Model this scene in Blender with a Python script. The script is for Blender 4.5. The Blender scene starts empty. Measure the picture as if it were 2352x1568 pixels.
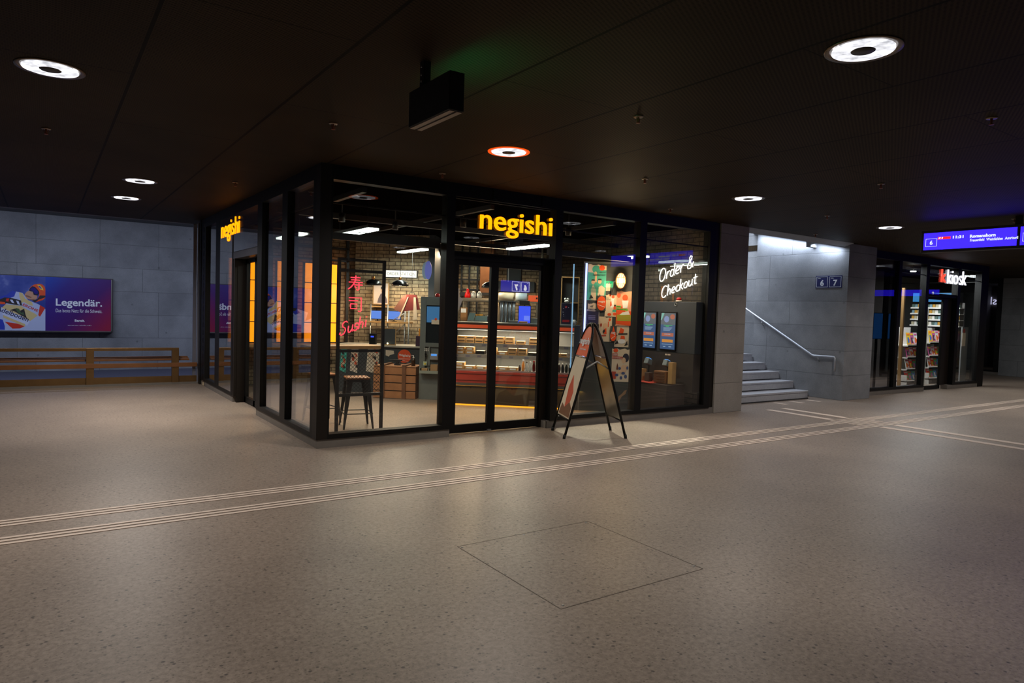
import bpy, bmesh, math, random
from mathutils import Vector, Matrix
random.seed(7)
S = bpy.context.scene
COL = S.collection
PI = math.pi

# ---------------------------------------------------------------- camera, world, exposure
cam_d = bpy.data.cameras.new('camera'); cam_d.sensor_width = 36; cam_d.lens = 23.97; cam_d.clip_start = .05; cam_d.clip_end = 200
cam = bpy.data.objects.new('camera', cam_d); COL.objects.link(cam); S.camera = cam
def look(yaw, pitch, roll):
    f = Vector((math.sin(yaw)*math.cos(pitch), math.cos(yaw)*math.cos(pitch), -math.sin(pitch)))
    r = Vector((math.cos(yaw), -math.sin(yaw), 0)); u = r.cross(f)
    r2 = r*math.cos(roll) + u*math.sin(roll); u2 = -r*math.sin(roll) + u*math.cos(roll)
    m = Matrix((r2, u2, -f)).transposed().to_4x4(); return m
cam.matrix_world = Matrix.Translation((-2.4939, -7.4203, 1.6)) @ look(.602, .0443, .0308)
S.view_settings.view_transform = 'Standard'; S.view_settings.look = 'None'
S.view_settings.exposure = 0.0; S.view_settings.gamma = 1.0; S.view_settings.use_curve_mapping = False
W = bpy.data.worlds.new('world'); S.world = W; W.use_nodes = True
W.node_tree.nodes['Background'].inputs[0].default_value = (.5, .6, .8, 1)
W.node_tree.nodes['Background'].inputs[1].default_value = .004
cy = S.cycles
cy.max_bounces = 7; cy.diffuse_bounces = 3; cy.glossy_bounces = 4; cy.transmission_bounces = 4; cy.transparent_max_bounces = 24
cy.sample_clamp_indirect = 3.0; cy.caustics_reflective = False; cy.caustics_refractive = False; cy.use_light_tree = True

def lamp(name, typ, loc, energy, color=(1, 1, 1), rot=(0, 0, 0), **kw):
    d = bpy.data.lights.new(name, typ); d.energy = energy; d.color = color
    for k, v in kw.items(): setattr(d, k, v)
    o = bpy.data.objects.new(name, d); o.location = loc; o.rotation_euler = rot; COL.objects.link(o); return o

RING = [(-2.46, -1.70), (1.26, -1.80), (5.05, -1.76), (8.92, -1.63), (12.7, -1.7), (16.5, -1.7), (20.3, -1.7),
        (-2.4, -5.25), (1.375, -5.25), (5.1, -5.25), (8.9, -5.25), (12.7, -5.25), (-6.2, -1.7), (-6.2, -5.25),
        (-1.456, 2.83), (-1.453, 4.69), (5.1, -8.8), (12.7, -8.8)]
RINGE = {0: 1.25, 1: 1.5, 2: 1.4, 3: 1.3, 4: 1.2, 7: .6, 8: .68, 9: .42, 10: .5, 12: .4, 13: .3, 14: 2.5, 15: 1.7}
CH = 3.16
for i, (x, y) in enumerate(RING):     # the light of each round ceiling lamp
    lamp('ring_lamp_light', 'SPOT', (x, y, CH-.03), 185*RINGE.get(i, 1), (1.0, .945, .885), spot_size=math.radians(160), spot_blend=1.0, shadow_soft_size=.12)
# light slot along the stair wall, two lengths
for y0, y1, e in ((.25, .78, 6.5), (.92, 2.2, 17)):
    z = 3.06+.21*((y0+y1)/2-.2)
    lamp('stair_slot_light', 'AREA', (10.67, (y0+y1)/2, z), e, (.70, .82, 1.0), (math.atan(.21), math.radians(-12), 0), shape='RECTANGLE', size=.06, size_y=(y1-y0))
lamp('stairwell_light', 'AREA', (9.0, 3.2, 4.6), 230, (.76, .86, 1.0), (0, 0, 0), shape='RECTANGLE', size=2.6, size_y=1.6)
# cool area lights added above the ramp to wash the back wall
for x in (-7, -2.4, 2.2):
    lamp('ramp_fill_light', 'AREA', (x, 9.6, 3.42), 70, (.64, .74, 1.0), (math.radians(20), 0, 0), shape='RECTANGLE', size=3.2, size_y=.12)

# ---------------------------------------------------------------- materials
def lin(c): return c/12.92 if c <= .04045 else ((c+.055)/1.055)**2.4
def C8(r, g, b): return (lin(r/255), lin(g/255), lin(b/255), 1)
MATS = {}
def mat(name, col=(200, 200, 200), rough=.5, metal=0, emit=None, es=1.0, noise=0, nscale=8, bump=0, spec=.5):
    if name in MATS: return MATS[name]
    m = bpy.data.materials.new(name); m.use_nodes = True; N = m.node_tree.nodes; L = m.node_tree.links
    b = N['Principled BSDF']; c = C8(*col)
    b.inputs['Base Color'].default_value = c; b.inputs['Roughness'].default_value = rough; b.inputs['Metallic'].default_value = metal
    b.inputs['Specular IOR Level'].default_value = spec
    tc = N.new('ShaderNodeTexCoord'); nz = N.new('ShaderNodeTexNoise'); nz.inputs['Scale'].default_value = nscale; nz.inputs['Detail'].default_value = 4
    L.new(tc.outputs['Object'], nz.inputs['Vector'])
    mx = N.new('ShaderNodeMix'); mx.data_type = 'RGBA'; mx.blend_type = 'MULTIPLY'; mx.inputs[0].default_value = max(noise, .04)
    mx.inputs[6].default_value = c; L.new(nz.outputs['Fac'], mx.inputs[7]); L.new(mx.outputs[2], b.inputs['Base Color'])
    if bump:
        bp = N.new('ShaderNodeBump'); bp.inputs['Strength'].default_value = bump; bp.inputs['Distance'].default_value = .005
        L.new(nz.outputs['Fac'], bp.inputs['Height']); L.new(bp.outputs[0], b.inputs['Normal'])
    if emit:
        b.inputs['Emission Color'].default_value = C8(*emit); b.inputs['Emission Strength'].default_value = es
    MATS[name] = m; return m
def emi(name, rgb=(1, 1, 1), s=1.0):
    if name in MATS: return MATS[name]
    m = bpy.data.materials.new(name); m.use_nodes = True; N = m.node_tree.nodes; L = m.node_tree.links
    b = N['Principled BSDF']; b.inputs['Base Color'].default_value = (.02, .02, .02, 1); b.inputs['Roughness'].default_value = .4
    b.inputs['Emission Color'].default_value = (*rgb, 1); b.inputs['Emission Strength'].default_value = s
    MATS[name] = m; return m
def nodes(name):
    m = bpy.data.materials.new(name); m.use_nodes = True; MATS[name] = m
    return m, m.node_tree.nodes, m.node_tree.links, m.node_tree.nodes['Principled BSDF']
def ramp(N, stops):
    r = N.new('ShaderNodeValToRGB'); e = r.color_ramp.elements
    while len(e) < len(stops): e.new(.5)
    for k, (p, c) in enumerate(stops): e[k].position = p; e[k].color = c
    return r
def mixc(N, L, fac, a, b, mode='MIX'):
    x = N.new('ShaderNodeMix'); x.data_type = 'RGBA'; x.blend_type = mode
    for s, v in ((0, fac), (6, a), (7, b)):
        if isinstance(v, (int, float, tuple)): x.inputs[s].default_value = v
        else: L.new(v, x.inputs[s])
    return x.outputs[2]
def mth(N, L, op, a, b=0.0):
    x = N.new('ShaderNodeMath'); x.operation = op
    for s, v in ((0, a), (1, b)):
        if isinstance(v, (int, float)): x.inputs[s].default_value = v
        else: L.new(v, x.inputs[s])
    return x.outputs[0]

# polished terrazzo / screed floor
m, N, L, b = nodes('terrazzo_floor')
tc = N.new('ShaderNodeTexCoord')
n1 = N.new('ShaderNodeTexNoise'); n1.inputs['Scale'].default_value = .9; n1.inputs['Detail'].default_value = 5; n1.inputs['Roughness'].default_value = .6
n2 = N.new('ShaderNodeTexNoise'); n2.inputs['Scale'].default_value = 34; n2.inputs['Detail'].default_value = 4; n2.inputs['Roughness'].default_value = .75
v1 = N.new('ShaderNodeTexVoronoi'); v1.inputs['Scale'].default_value = 19; v1.inputs['Randomness'].default_value = 1
v2 = N.new('ShaderNodeTexVoronoi'); v2.inputs['Scale'].default_value = 52; v2.inputs['Randomness'].default_value = 1
for n in (n1, n2, v1, v2): L.new(tc.outputs['Object'], n.inputs['Vector'])
base = ramp(N, [(.3, C8(131, 117, 105)), (.7, C8(149, 134, 121))]); L.new(n1.outputs['Fac'], base.inputs[0])
fine = ramp(N, [(.34, (.62, .6, .58, 1)), (.62, (1.08, 1.07, 1.06, 1))]); L.new(n2.outputs['Fac'], fine.inputs[0])
c = mixc(N, L, 1.0, base.outputs[0], fine.outputs[0], 'MULTIPLY')
sp1 = ramp(N, [(.0, (.26, .26, .27, 1)), (.12, (.36, .35, .35, 1)), (.2, (1, 1, 1, 1))]); L.new(v1.outputs['Distance'], sp1.inputs[0])
sel = N.new('ShaderNodeSeparateColor'); L.new(v1.outputs['Color'], sel.inputs[0])
c2 = mixc(N, L, mth(N, L, 'GREATER_THAN', sel.outputs[0], .38), c, mixc(N, L, 1.0, c, sp1.outputs[0], 'MULTIPLY'))
sp2 = ramp(N, [(.0, (.55, .53, .5, 1)), (.2, (.62, .6, .58, 1)), (.32, (1, 1, 1, 1))]); L.new(v2.outputs['Distance'], sp2.inputs[0])
sel2 = N.new('ShaderNodeSeparateColor'); L.new(v2.outputs['Color'], sel2.inputs[0])
c3 = mixc(N, L, mth(N, L, 'GREATER_THAN', sel2.outputs[1], .55), c2, mixc(N, L, 1.0, c2, sp2.outputs[0], 'MULTIPLY'))
L.new(c3, b.inputs['Base Color']); b.inputs['Roughness'].default_value = .42; b.inputs['Specular IOR Level'].default_value = .35
FLOOR = m

def concrete(name, c0, c1, pw, ph, swap):
    m, N, L, b = nodes(name)
    tc = N.new('ShaderNodeTexCoord'); sx = N.new('ShaderNodeSeparateXYZ'); L.new(tc.outputs['Object'], sx.inputs[0])
    cb = N.new('ShaderNodeCombineXYZ'); L.new(sx.outputs['Y' if swap else 'X'], cb.inputs['X']); L.new(sx.outputs['Z'], cb.inputs['Y'])
    br = N.new('ShaderNodeTexBrick'); L.new(cb.outputs[0], br.inputs['Vector'])
    br.inputs['Scale'].default_value = 1; br.inputs['Brick Width'].default_value = pw; br.inputs['Row Height'].default_value = ph
    br.inputs['Mortar Size'].default_value = .006; br.inputs['Mortar Smooth'].default_value = .6; br.offset = .28; br.offset_frequency = 3
    br.inputs['Color1'].default_value = (1, 1, 1, 1); br.inputs['Color2'].default_value = (.86, .86, .87, 1); br.inputs['Mortar'].default_value = (.45, .45, .45, 1)
    nz = N.new('ShaderNodeTexNoise'); nz.inputs['Scale'].default_value = 1.3; nz.inputs['Detail'].default_value = 7; nz.inputs['Roughness'].default_value = .62
    L.new(tc.outputs['Object'], nz.inputs['Vector'])
    r = ramp(N, [(.3, C8(*c0)), (.7, C8(*c1))]); L.new(nz.outputs['Fac'], r.inputs[0])
    v = N.new('ShaderNodeTexVoronoi'); v.inputs['Scale'].default_value = 2.3; L.new(tc.outputs['Object'], v.inputs['Vector'])
    vr = ramp(N, [(.0, (.62, .62, .62, 1)), (.045, (.7, .7, .7, 1)), (.075, (1, 1, 1, 1))]); L.new(v.outputs['Distance'], vr.inputs[0])
    n3 = N.new('ShaderNodeTexNoise'); n3.inputs['Scale'].default_value = 60; n3.inputs['Detail'].default_value = 3; L.new(tc.outputs['Object'], n3.inputs['Vector'])
    r3 = ramp(N, [(.3, (.86, .86, .86, 1)), (.65, (1.05, 1.05, 1.05, 1))]); L.new(n3.outputs['Fac'], r3.inputs[0])
    c = mixc(N, L, 1.0, mixc(N, L, 1.0, mixc(N, L, 1.0, r.outputs[0], br.outputs['Color'], 'MULTIPLY'), vr.outputs[0], 'MULTIPLY'), r3.outputs[0], 'MULTIPLY')
    L.new(c, b.inputs['Base Color']); b.inputs['Roughness'].default_value = .7
    bp = N.new('ShaderNodeBump'); bp.inputs['Strength'].default_value = .3; bp.inputs['Distance'].default_value = .01
    L.new(br.outputs['Fac'], bp.inputs['Height']); bp.invert = True; L.new(bp.outputs[0], b.inputs['Normal'])
    return m
CONX = concrete('fair_faced_concrete_x', (118, 118, 120), (150, 150, 152), 1.33, .6, False)
CONY = concrete('fair_faced_concrete_y', (118, 119, 122), (150, 151, 154), 1.9, .5, True)
CONP = concrete('fair_faced_concrete_pillar', (136, 128, 120), (158, 150, 141), 9, .5, False)

# perforated dark metal ceiling with panel seams every 1.03 m
m, N, L, b = nodes('perforated_ceiling_metal')
tc = N.new('ShaderNodeTexCoord'); sx = N.new('ShaderNodeSeparateXYZ'); L.new(tc.outputs['Object'], sx.inputs[0])
fx = mth(N, L, 'FRACT', mth(N, L, 'DIVIDE', mth(N, L, 'ADD', sx.outputs['X'], 100*1.03-.06), 1.03))
seam = mth(N, L, 'LESS_THAN', fx, .022)
px = mth(N, L, 'FLOOR', mth(N, L, 'DIVIDE', mth(N, L, 'ADD', sx.outputs['X'], 100*1.03-.06), 1.03))
fy = mth(N, L, 'FRACT', mth(N, L, 'DIVIDE', mth(N, L, 'ADD', mth(N, L, 'ADD', sx.outputs['Y'], 50.0), mth(N, L, 'MULTIPLY', mth(N, L, 'MODULO', px, 2.0), 1.55)), 3.1))
seam2 = mth(N, L, 'LESS_THAN', fy, .003)
hx = mth(N, L, 'SINE', mth(N, L, 'MULTIPLY', sx.outputs['X'], 2*PI/.028)); hy = mth(N, L, 'SINE', mth(N, L, 'MULTIPLY', mth(N, L, 'ADD', sx.outputs['Y'], mth(N, L, 'MULTIPLY', sx.outputs['X'], .5)), 2*PI/.028))
hole = mth(N, L, 'GREATER_THAN', mth(N, L, 'MULTIPLY', hx, hy), .25)
nz = N.new('ShaderNodeTexNoise'); nz.inputs['Scale'].default_value = .8; L.new(tc.outputs['Object'], nz.inputs['Vector'])
r = ramp(N, [(.3, C8(50, 40, 29)), (.7, C8(64, 52, 38))]); L.new(nz.outputs['Fac'], r.inputs[0])
c = mixc(N, L, hole, r.outputs[0], C8(18, 14, 10)); c = mixc(N, L, mth(N, L, 'MAXIMUM', seam, seam2), c, C8(0, 0, 0))
L.new(c, b.inputs['Base Color']); b.inputs['Roughness'].default_value = .6; b.inputs['Specular IOR Level'].default_value = .06
CEIL = m

def bricks(name, c1, c2, mort, swap=False, bw=.25, bh=.075):
    m, N, L, b = nodes(name)
    tc = N.new('ShaderNodeTexCoord'); sx = N.new('ShaderNodeSeparateXYZ'); L.new(tc.outputs['Object'], sx.inputs[0])
    cb = N.new('ShaderNodeCombineXYZ'); L.new(sx.outputs['Y' if swap else 'X'], cb.inputs['X']); L.new(sx.outputs['Z'], cb.inputs['Y'])
    br = N.new('ShaderNodeTexBrick'); L.new(cb.outputs[0], br.inputs['Vector'])
    br.inputs['Scale'].default_value = 1; br.inputs['Brick Width'].default_value = bw; br.inputs['Row Height'].default_value = bh; br.inputs['Mortar Size'].default_value = .008
    br.inputs['Color1'].default_value = C8(*c1); br.inputs['Color2'].default_value = C8(*c2); br.inputs['Mortar'].default_value = C8(*mort)
    nz = N.new('ShaderNodeTexNoise'); nz.inputs['Scale'].default_value = 14; nz.inputs['Detail'].default_value = 5; L.new(tc.outputs['Object'], nz.inputs['Vector'])
    r = ramp(N, [(.3, (.6, .6, .6, 1)), (.65, (1.1, 1.1, 1.1, 1))]); L.new(nz.outputs['Fac'], r.inputs[0])
    L.new(mixc(N, L, 1.0, br.outputs['Color'], r.outputs[0], 'MULTIPLY'), b.inputs['Base Color']); b.inputs['Roughness'].default_value = .8
    bp = N.new('ShaderNodeBump'); bp.inputs['Strength'].default_value = .8; bp.inputs['Distance'].default_value = .01; bp.invert = True
    L.new(br.outputs['Fac'], bp.inputs['Height']); L.new(bp.outputs[0], b.inputs['Normal'])
    return m
BRICK = bricks('painted_brick', (208, 186, 152), (184, 162, 130), (112, 92, 72))
BRICKY = bricks('grey_brick', (96, 84, 72), (78, 68, 58), (44, 38, 32), True)

# thin architectural glass: clear with a Fresnel reflection
def glass(name, tint, k):
    m = bpy.data.materials.new(name); m.use_nodes = True; N = m.node_tree.nodes; L = m.node_tree.links
    N.remove(N['Principled BSDF']); out = N['Material Output']
    t = N.new('ShaderNodeBsdfTransparent'); t.inputs[0].default_value = (*tint, 1); g = N.new('ShaderNodeBsdfGlossy'); g.inputs['Roughness'].default_value = 0.0
    ge = N.new('ShaderNodeNewGeometry'); dp = N.new('ShaderNodeVectorMath'); dp.operation = 'DOT_PRODUCT'; L.new(ge.outputs['Incoming'], dp.inputs[0]); L.new(ge.outputs['Normal'], dp.inputs[1])
    sch = mth(N, L, 'ADD', mth(N, L, 'MULTIPLY', mth(N, L, 'POWER', mth(N, L, 'SUBTRACT', 1.0, mth(N, L, 'ABSOLUTE', dp.outputs['Value'])), 5.0), .96), .04)
    mx = N.new('ShaderNodeMixShader'); L.new(mth(N, L, 'MINIMUM', mth(N, L, 'MULTIPLY', sch, k), 1.0), mx.inputs[0]); L.new(t.outputs[0], mx.inputs[1]); L.new(g.outputs[0], mx.inputs[2])
    L.new(mx.outputs[0], out.inputs['Surface']); MATS[name] = m; return m
GLASS = glass('shop_glass', (.95, .96, .95), .95)
GLASSL = glass('side_shop_glass', (.95, .96, .95), 2.45)
GLASSD = glass('kiosk_dark_glass', (.5, .5, .51), 1.0)
CLEAR = glass('clear_glass', (.96, .97, .96), 1.0)

BLK = mat('black_powder_coated_steel', (11, 9, 8), .5, spec=.25)
BRN = mat('dark_bronze_panel', (25, 18, 13), .5, spec=.3)
BMET = mat('bronze_metal', (150, 116, 76), .34, .8, noise=.35, nscale=5)
WOODB = mat('bench_wood', (138, 86, 44), .5, noise=.5, nscale=6)
PLN = mat('grey_stone_plinth', (120, 112, 104), .6, noise=.3)
STEEL = mat('brushed_steel', (170, 170, 168), .35, .9)
WHITE = mat('white_plastic', (225, 222, 216), .5)
GREY = mat('grey_painted_metal', (104, 110, 108), .55, noise=.3)
DGREY = mat('dark_grey_paint', (58, 62, 64), .6, noise=.2)
RED = mat('red_plastic', (200, 30, 26), .35)
WOOD = mat('crate_wood', (176, 120, 76), .65, noise=.6, nscale=7, bump=.4)
PINE = mat('pale_wood', (196, 152, 96), .55, noise=.3, nscale=12)
ORANGE = mat('orange_print', (228, 84, 34), .5)
CREAM = mat('cream_paper', (222, 204, 180), .7, noise=.15)
TEAL = mat('teal_print', (70, 170, 152), .6)
INK = mat('dark_ink', (34, 32, 34), .6)
SKIN = mat('printed_skin', (220, 182, 150), .6)
GREENP = mat('green_print', (120, 200, 70), .6)
NAVY = mat('navy_print', (44, 44, 84), .6)
WPR = mat('white_print', (232, 234, 238), .6)
LW = emi('white_letter_light', (.86, .9, 1.0), 3.5)
TACT = mat('pale_tactile_paint', (206, 186, 170), .55, noise=.1)
SPECK = mat('dark_joint', (92, 79, 68), .6)

# ---------------------------------------------------------------- mesh builder
class MB:
    def __init__(s): s.v = []; s.f = []; s.m = []; s.sm = []
    def add(s, vs, fs, m=0, smooth=False):
        o = len(s.v); s.v += [tuple(v) for v in vs]
        for f in fs: s.f.append(tuple(i+o for i in f)); s.m.append(m); s.sm.append(smooth)
        return s
    def box(s, x0, x1, y0, y1, z0, z1, m=0):
        if x0 > x1: x0, x1 = x1, x0
        if y0 > y1: y0, y1 = y1, y0
        if z0 > z1: z0, z1 = z1, z0
        return s.add([(x0,y0,z0),(x1,y0,z0),(x1,y1,z0),(x0,y1,z0),(x0,y0,z1),(x1,y0,z1),(x1,y1,z1),(x0,y1,z1)],
                     [(0,3,2,1),(4,5,6,7),(0,1,5,4),(1,2,6,5),(2,3,7,6),(3,0,4,7)], m)
    def hexa(s, p, m=0): return s.add(p, [(0,3,2,1),(4,5,6,7),(0,1,5,4),(1,2,6,5),(2,3,7,6),(3,0,4,7)], m)
    def tube(s, pts, r, n=8, m=0, closed=False, r1=None):
        pts = [Vector(p) for p in pts]; P = []; k = len(pts)
        up = None
        for i, p in enumerate(pts):
            a = pts[(i-1) % k] if (closed or i > 0) else p; c = pts[(i+1) % k] if (closed or i < k-1) else p
            t = (c-a).normalized() if (c-a).length > 1e-9 else Vector((0,0,1))
            if up is None: up = Vector((0,0,1)) if abs(t.z) < .9 else Vector((1,0,0))
            x = t.cross(up)
            if x.length < 1e-5: x = t.orthogonal()
            x.normalize(); y = x.cross(t).normalized(); up = y
            rr = r if r1 is None else r+(r1-r)*i/max(1, k-1)
            P += [p+(x*math.cos(2*PI*j/n)+y*math.sin(2*PI*j/n))*rr for j in range(n)]
        F = []
        for i in range(k if closed else k-1):
            for j in range(n):
                a = i*n+j; b = i*n+(j+1) % n; i2 = (i+1) % k; F.append((a, b, i2*n+(j+1) % n, i2*n+j))
        if not closed: F.append(tuple(range(n-1, -1, -1))); F.append(tuple((k-1)*n+j for j in range(n)))
        return s.add(P, F, m, True)
    def cyl(s, p0, p1, r, n=16, m=0, r1=None): return s.tube([p0, p1], r, n, m, False, r if r1 is None else r1)
    def lathe(s, c, prof, n=24, m=0, smooth=True, close=False):
        P = []; k = len(prof)
        for (r, z) in prof: P += [(c[0]+r*math.cos(2*PI*j/n), c[1]+r*math.sin(2*PI*j/n), c[2]+z) for j in range(n)]
        F = []
        for i in range(k if close else k-1):
            i2 = (i+1) % k
            for j in range(n): F.append((i*n+j, i*n+(j+1) % n, i2*n+(j+1) % n, i2*n+j))
        if not close:
            if prof[0][0] > 1e-6: F.append(tuple(range(n-1, -1, -1)))
            if prof[-1][0] > 1e-6: F.append(tuple((k-1)*n+j for j in range(n)))
        return s.add(P, F, m, smooth)
    def prism(s, pts, y0, y1, m=0):
        """outline pts (x,z) pushed from y0 to y1"""
        n = len(pts); V = [(x, y0, z) for x, z in pts]+[(x, y1, z) for x, z in pts]
        a = sum(pts[i][0]*pts[(i+1) % n][1]-pts[(i+1) % n][0]*pts[i][1] for i in range(n))
        F = [tuple(range(n)), tuple(range(2*n-1, n-1, -1))]+[((i+1) % n, i, n+i, n+(i+1) % n) for i in range(n)]
        if a < 0: F = [tuple(reversed(f)) for f in F]
        return s.add(V, F, m)
    def disc(s, cx, cz, r, y0, y1, m=0, n=24, rx=None, rz=None): return s.prism([(cx+(rx or r)*math.cos(2*PI*i/n), cz+(rz or r)*math.sin(2*PI*i/n)) for i in range(n)], y0, y1, m)
    def ball(s, c, r, m=0, n=14, sz=1.0): return s.lathe(c, [(r*math.sin(PI*i/8), -r*sz*math.cos(PI*i/8)) for i in range(9)], n, m)
    def xf(s, M): s.v = [tuple(M @ Vector(v)) for v in s.v]; return s
    def build(s, name, mats, parent=None, loc=None, rot=None, bevel=0):
        me = bpy.data.meshes.new(name); me.from_pydata(s.v, [], s.f); me.update()
        if not isinstance(mats, (list, tuple)): mats = [mats]
        for k in mats: me.materials.append(k)
        me.polygons.foreach_set('material_index', s.m); me.polygons.foreach_set('use_smooth', s.sm); me.update()
        o = bpy.data.objects.new(name, me); COL.objects.link(o)
        if parent: o.parent = parent
        if loc: o.location = loc
        if rot: o.rotation_euler = rot
        if bevel:
            b = o.modifiers.new('bevel', 'BEVEL'); b.width = bevel; b.segments = 2; b.limit_method = 'ANGLE'
        return o
def thing(name, label, cat, loc=(0,0,0), rz=0, group=None, kind=None):
    o = bpy.data.objects.new(name, None); COL.objects.link(o); o.location = loc; o.rotation_euler = (0,0,rz); o.empty_display_size = .1
    return tag(o, label, cat, group, kind)
def tag(o, label, cat, group=None, kind=None):
    if label: o['label'] = label
    if cat: o['category'] = cat
    if group: o['group'] = group
    if kind: o['kind'] = kind
    return o
def struct(name, mb, mats, label=None, cat=None): 
    o = mb.build(name, mats); o['kind'] = 'structure'
    if label: o['label'] = label
    if cat: o['category'] = cat
    return o
def copy_tree(o, parent=None):
    c = o.copy(); COL.objects.link(c); c.parent = parent
    for ch in list(o.children): copy_tree(ch, c)
    return c
RX = (PI/2, 0, 0); RMX = (PI/2, 0, -PI/2); RPY = (PI/2, 0, PI); RPX = (PI/2, 0, PI/2)
def text(name, s, size, m, parent, loc, rot=RX, ext=.002, off=0.0, align='LEFT', sx=1.0, shear=0.0, spacing=1.0, tilt=0, fit=None):
    c = bpy.data.curves.new('t', 'FONT'); c.body = s; c.size = size; c.extrude = ext; c.offset = off; c.align_x = align; c.shear = shear; c.space_character = spacing; c.resolution_u = 4
    o = bpy.data.objects.new('t', c); COL.objects.link(o)
    dg = bpy.context.evaluated_depsgraph_get(); me = bpy.data.meshes.new_from_object(o.evaluated_get(dg))
    bpy.data.objects.remove(o); me.name = name; me.materials.clear(); me.materials.append(m)
    if not fit and (sx != 1.0 or tilt): me.transform(Matrix.Rotation(tilt, 4, 'Z') @ Matrix.Diagonal((sx, 1, 1, 1)))
    if fit:
        xs = [v.co.x for v in me.vertices]; ys = [v.co.y for v in me.vertices]; w = max(xs)-min(xs); h = max(ys)-min(ys)
        kx = fit[0]/w if fit[0] else fit[1]/h; ky = fit[1]/h if fit[1] else kx
        me.transform(Matrix.Diagonal((kx, ky, 1, 1)) @ Matrix.Translation((-min(xs) if align == 'LEFT' else -(min(xs)+max(xs))/2, -min(ys), 0)))
    if tilt and fit: me.transform(Matrix.Rotation(tilt, 4, 'Z'))
    t = bpy.data.objects.new(name, me); COL.objects.link(t); t.location = loc; t.rotation_euler = rot
    if parent: t.parent = parent
    return t
# single-stroke script for the neon tubes
def arc(cx, cy, rx, ry, a0, a1, n=14): return [(cx+rx*math.cos(math.radians(a0+(a1-a0)*i/n)), cy+ry*math.sin(math.radians(a0+(a1-a0)*i/n))) for i in range(n+1)]
G = {'o': (1.0, [arc(.45,.5,.38,.5,90,450)]), 'r': (.75, [[(.1,0),(.12,1)], [(.12,.55),(.28,.9),(.55,1.02),(.66,.9)]]),
 'd': (1.05, [arc(.42,.5,.36,.5,30,390), [(.82,1.8),(.80,.15),(.98,0)]]), 'e': (.95, [[(.1,.48),(.5,.5),(.8,.66)]+arc(.45,.52,.36,.5,30,310)]),
 'c': (.85, [arc(.45,.5,.38,.5,45,315)]), 'h': (1.0, [[(.1,1.8),(.1,0)], [(.1,.55),(.3,.92),(.55,1.0),(.72,.8),(.74,0)]]),
 'k': (.9, [[(.1,1.8),(.1,0)], [(.68,1.0),(.12,.45),(.4,.42),(.76,0)]]), 'u': (1.0, [[(.1,1),(.1,.35),(.25,.02),(.5,0),(.78,.35)], [(.8,1),(.8,.12),(.95,0)]]),
 't': (.8, [[(.38,1.6),(.36,.25),(.5,0),(.75,.08)], [(0,1.08),(.78,1.08)]]), 'i': (.5, [[(.2,1),(.2,.15),(.35,0)], [(.2,1.4),(.2,1.5)]]),
 's': (.8, [[(.72,.80),(.60,.98),(.38,1.03),(.18,.92),(.16,.70),(.34,.55),(.60,.46),(.72,.28),(.62,.06),(.38,-.03),(.14,.04),(.04,.2)]]),
 'O': (1.5, [arc(.7,.85,.58,.95,90,450)]), 'C': (1.35, [arc(.72,.85,.62,.95,50,310)]),
 'S': (1.25, [[(1.05,1.6),(.85,1.82),(.5,1.82),(.26,1.55),(.34,1.2),(.8,.85),(.92,.45),(.7,.05),(.3,-.05),(.02,.2),(.1,.42)]]),
 '&': (1.3, [[(1.15,.0),(.35,1.2),(.32,1.55),(.52,1.78),(.76,1.62),(.72,1.3),(.2,.75),(.05,.38),(.25,.02),(.65,0),(1.0,.35),(1.15,.75)]]), ' ': (.6, [])}
def neon(mb, s, to3, xh, slant=.25, r=.008):
    x = 0
    for ch in s:
        w, st = G[ch]
        for p in st: mb.tube([to3((x+a+slant*b_)*xh, b_*xh) for a, b_ in p], r, 6)
        x += w
    return x*xh

# ================================================================ the setting
struct('floor', MB().box(-9, 34, -12, 7.14, -.3, 0).box(7.4, 34, 7.14, 12, -.3, 0), FLOOR)
fr = MB().box(-9, 6.8, 7.2, 12.9, -.45, -.22); struct('floor_ramp', fr, mat('ramp_asphalt', (74, 74, 92), .6, noise=.3, nscale=30), 'dark ramp surface sunken behind the bench')
struct('ceiling', MB().box(-9, 34, -12, 0.0, CH, CH+.12).box(-9, 6.9, 0, 7.65, CH, CH+.12).box(10.95, 34, 0, 12, CH, CH+.12), CEIL)
struct('trim_1', MB().box(-9, 6.9, 7.652, 12.8, 3.60, 3.8).box(-9, 6.9, 7.652, 7.80, CH-.0, 3.6), CONX, 'concrete slab edge and soffit above the ramp')
struct('wall_back', MB().box(-9, 7.4, 12.8, 13.1, -.45, 3.8), CONX)
struct('wall_left', MB().box(-9.3, -9, -12, 13, -.45, 3.8), CONY)
struct('wall_front', MB().box(-9, 34, -12.3, -12, 0, 3.3), CONX)
struct('wall_right', MB().box(34, 34.3, -12, 12, 0, 3.3), CONY)
struct('wall_pillar', MB().box(6.735, 7.46, 0, 8.0, 0, CH+1.6), CONP, 'bare concrete pier between the sushi shop and the stairs')
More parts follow.
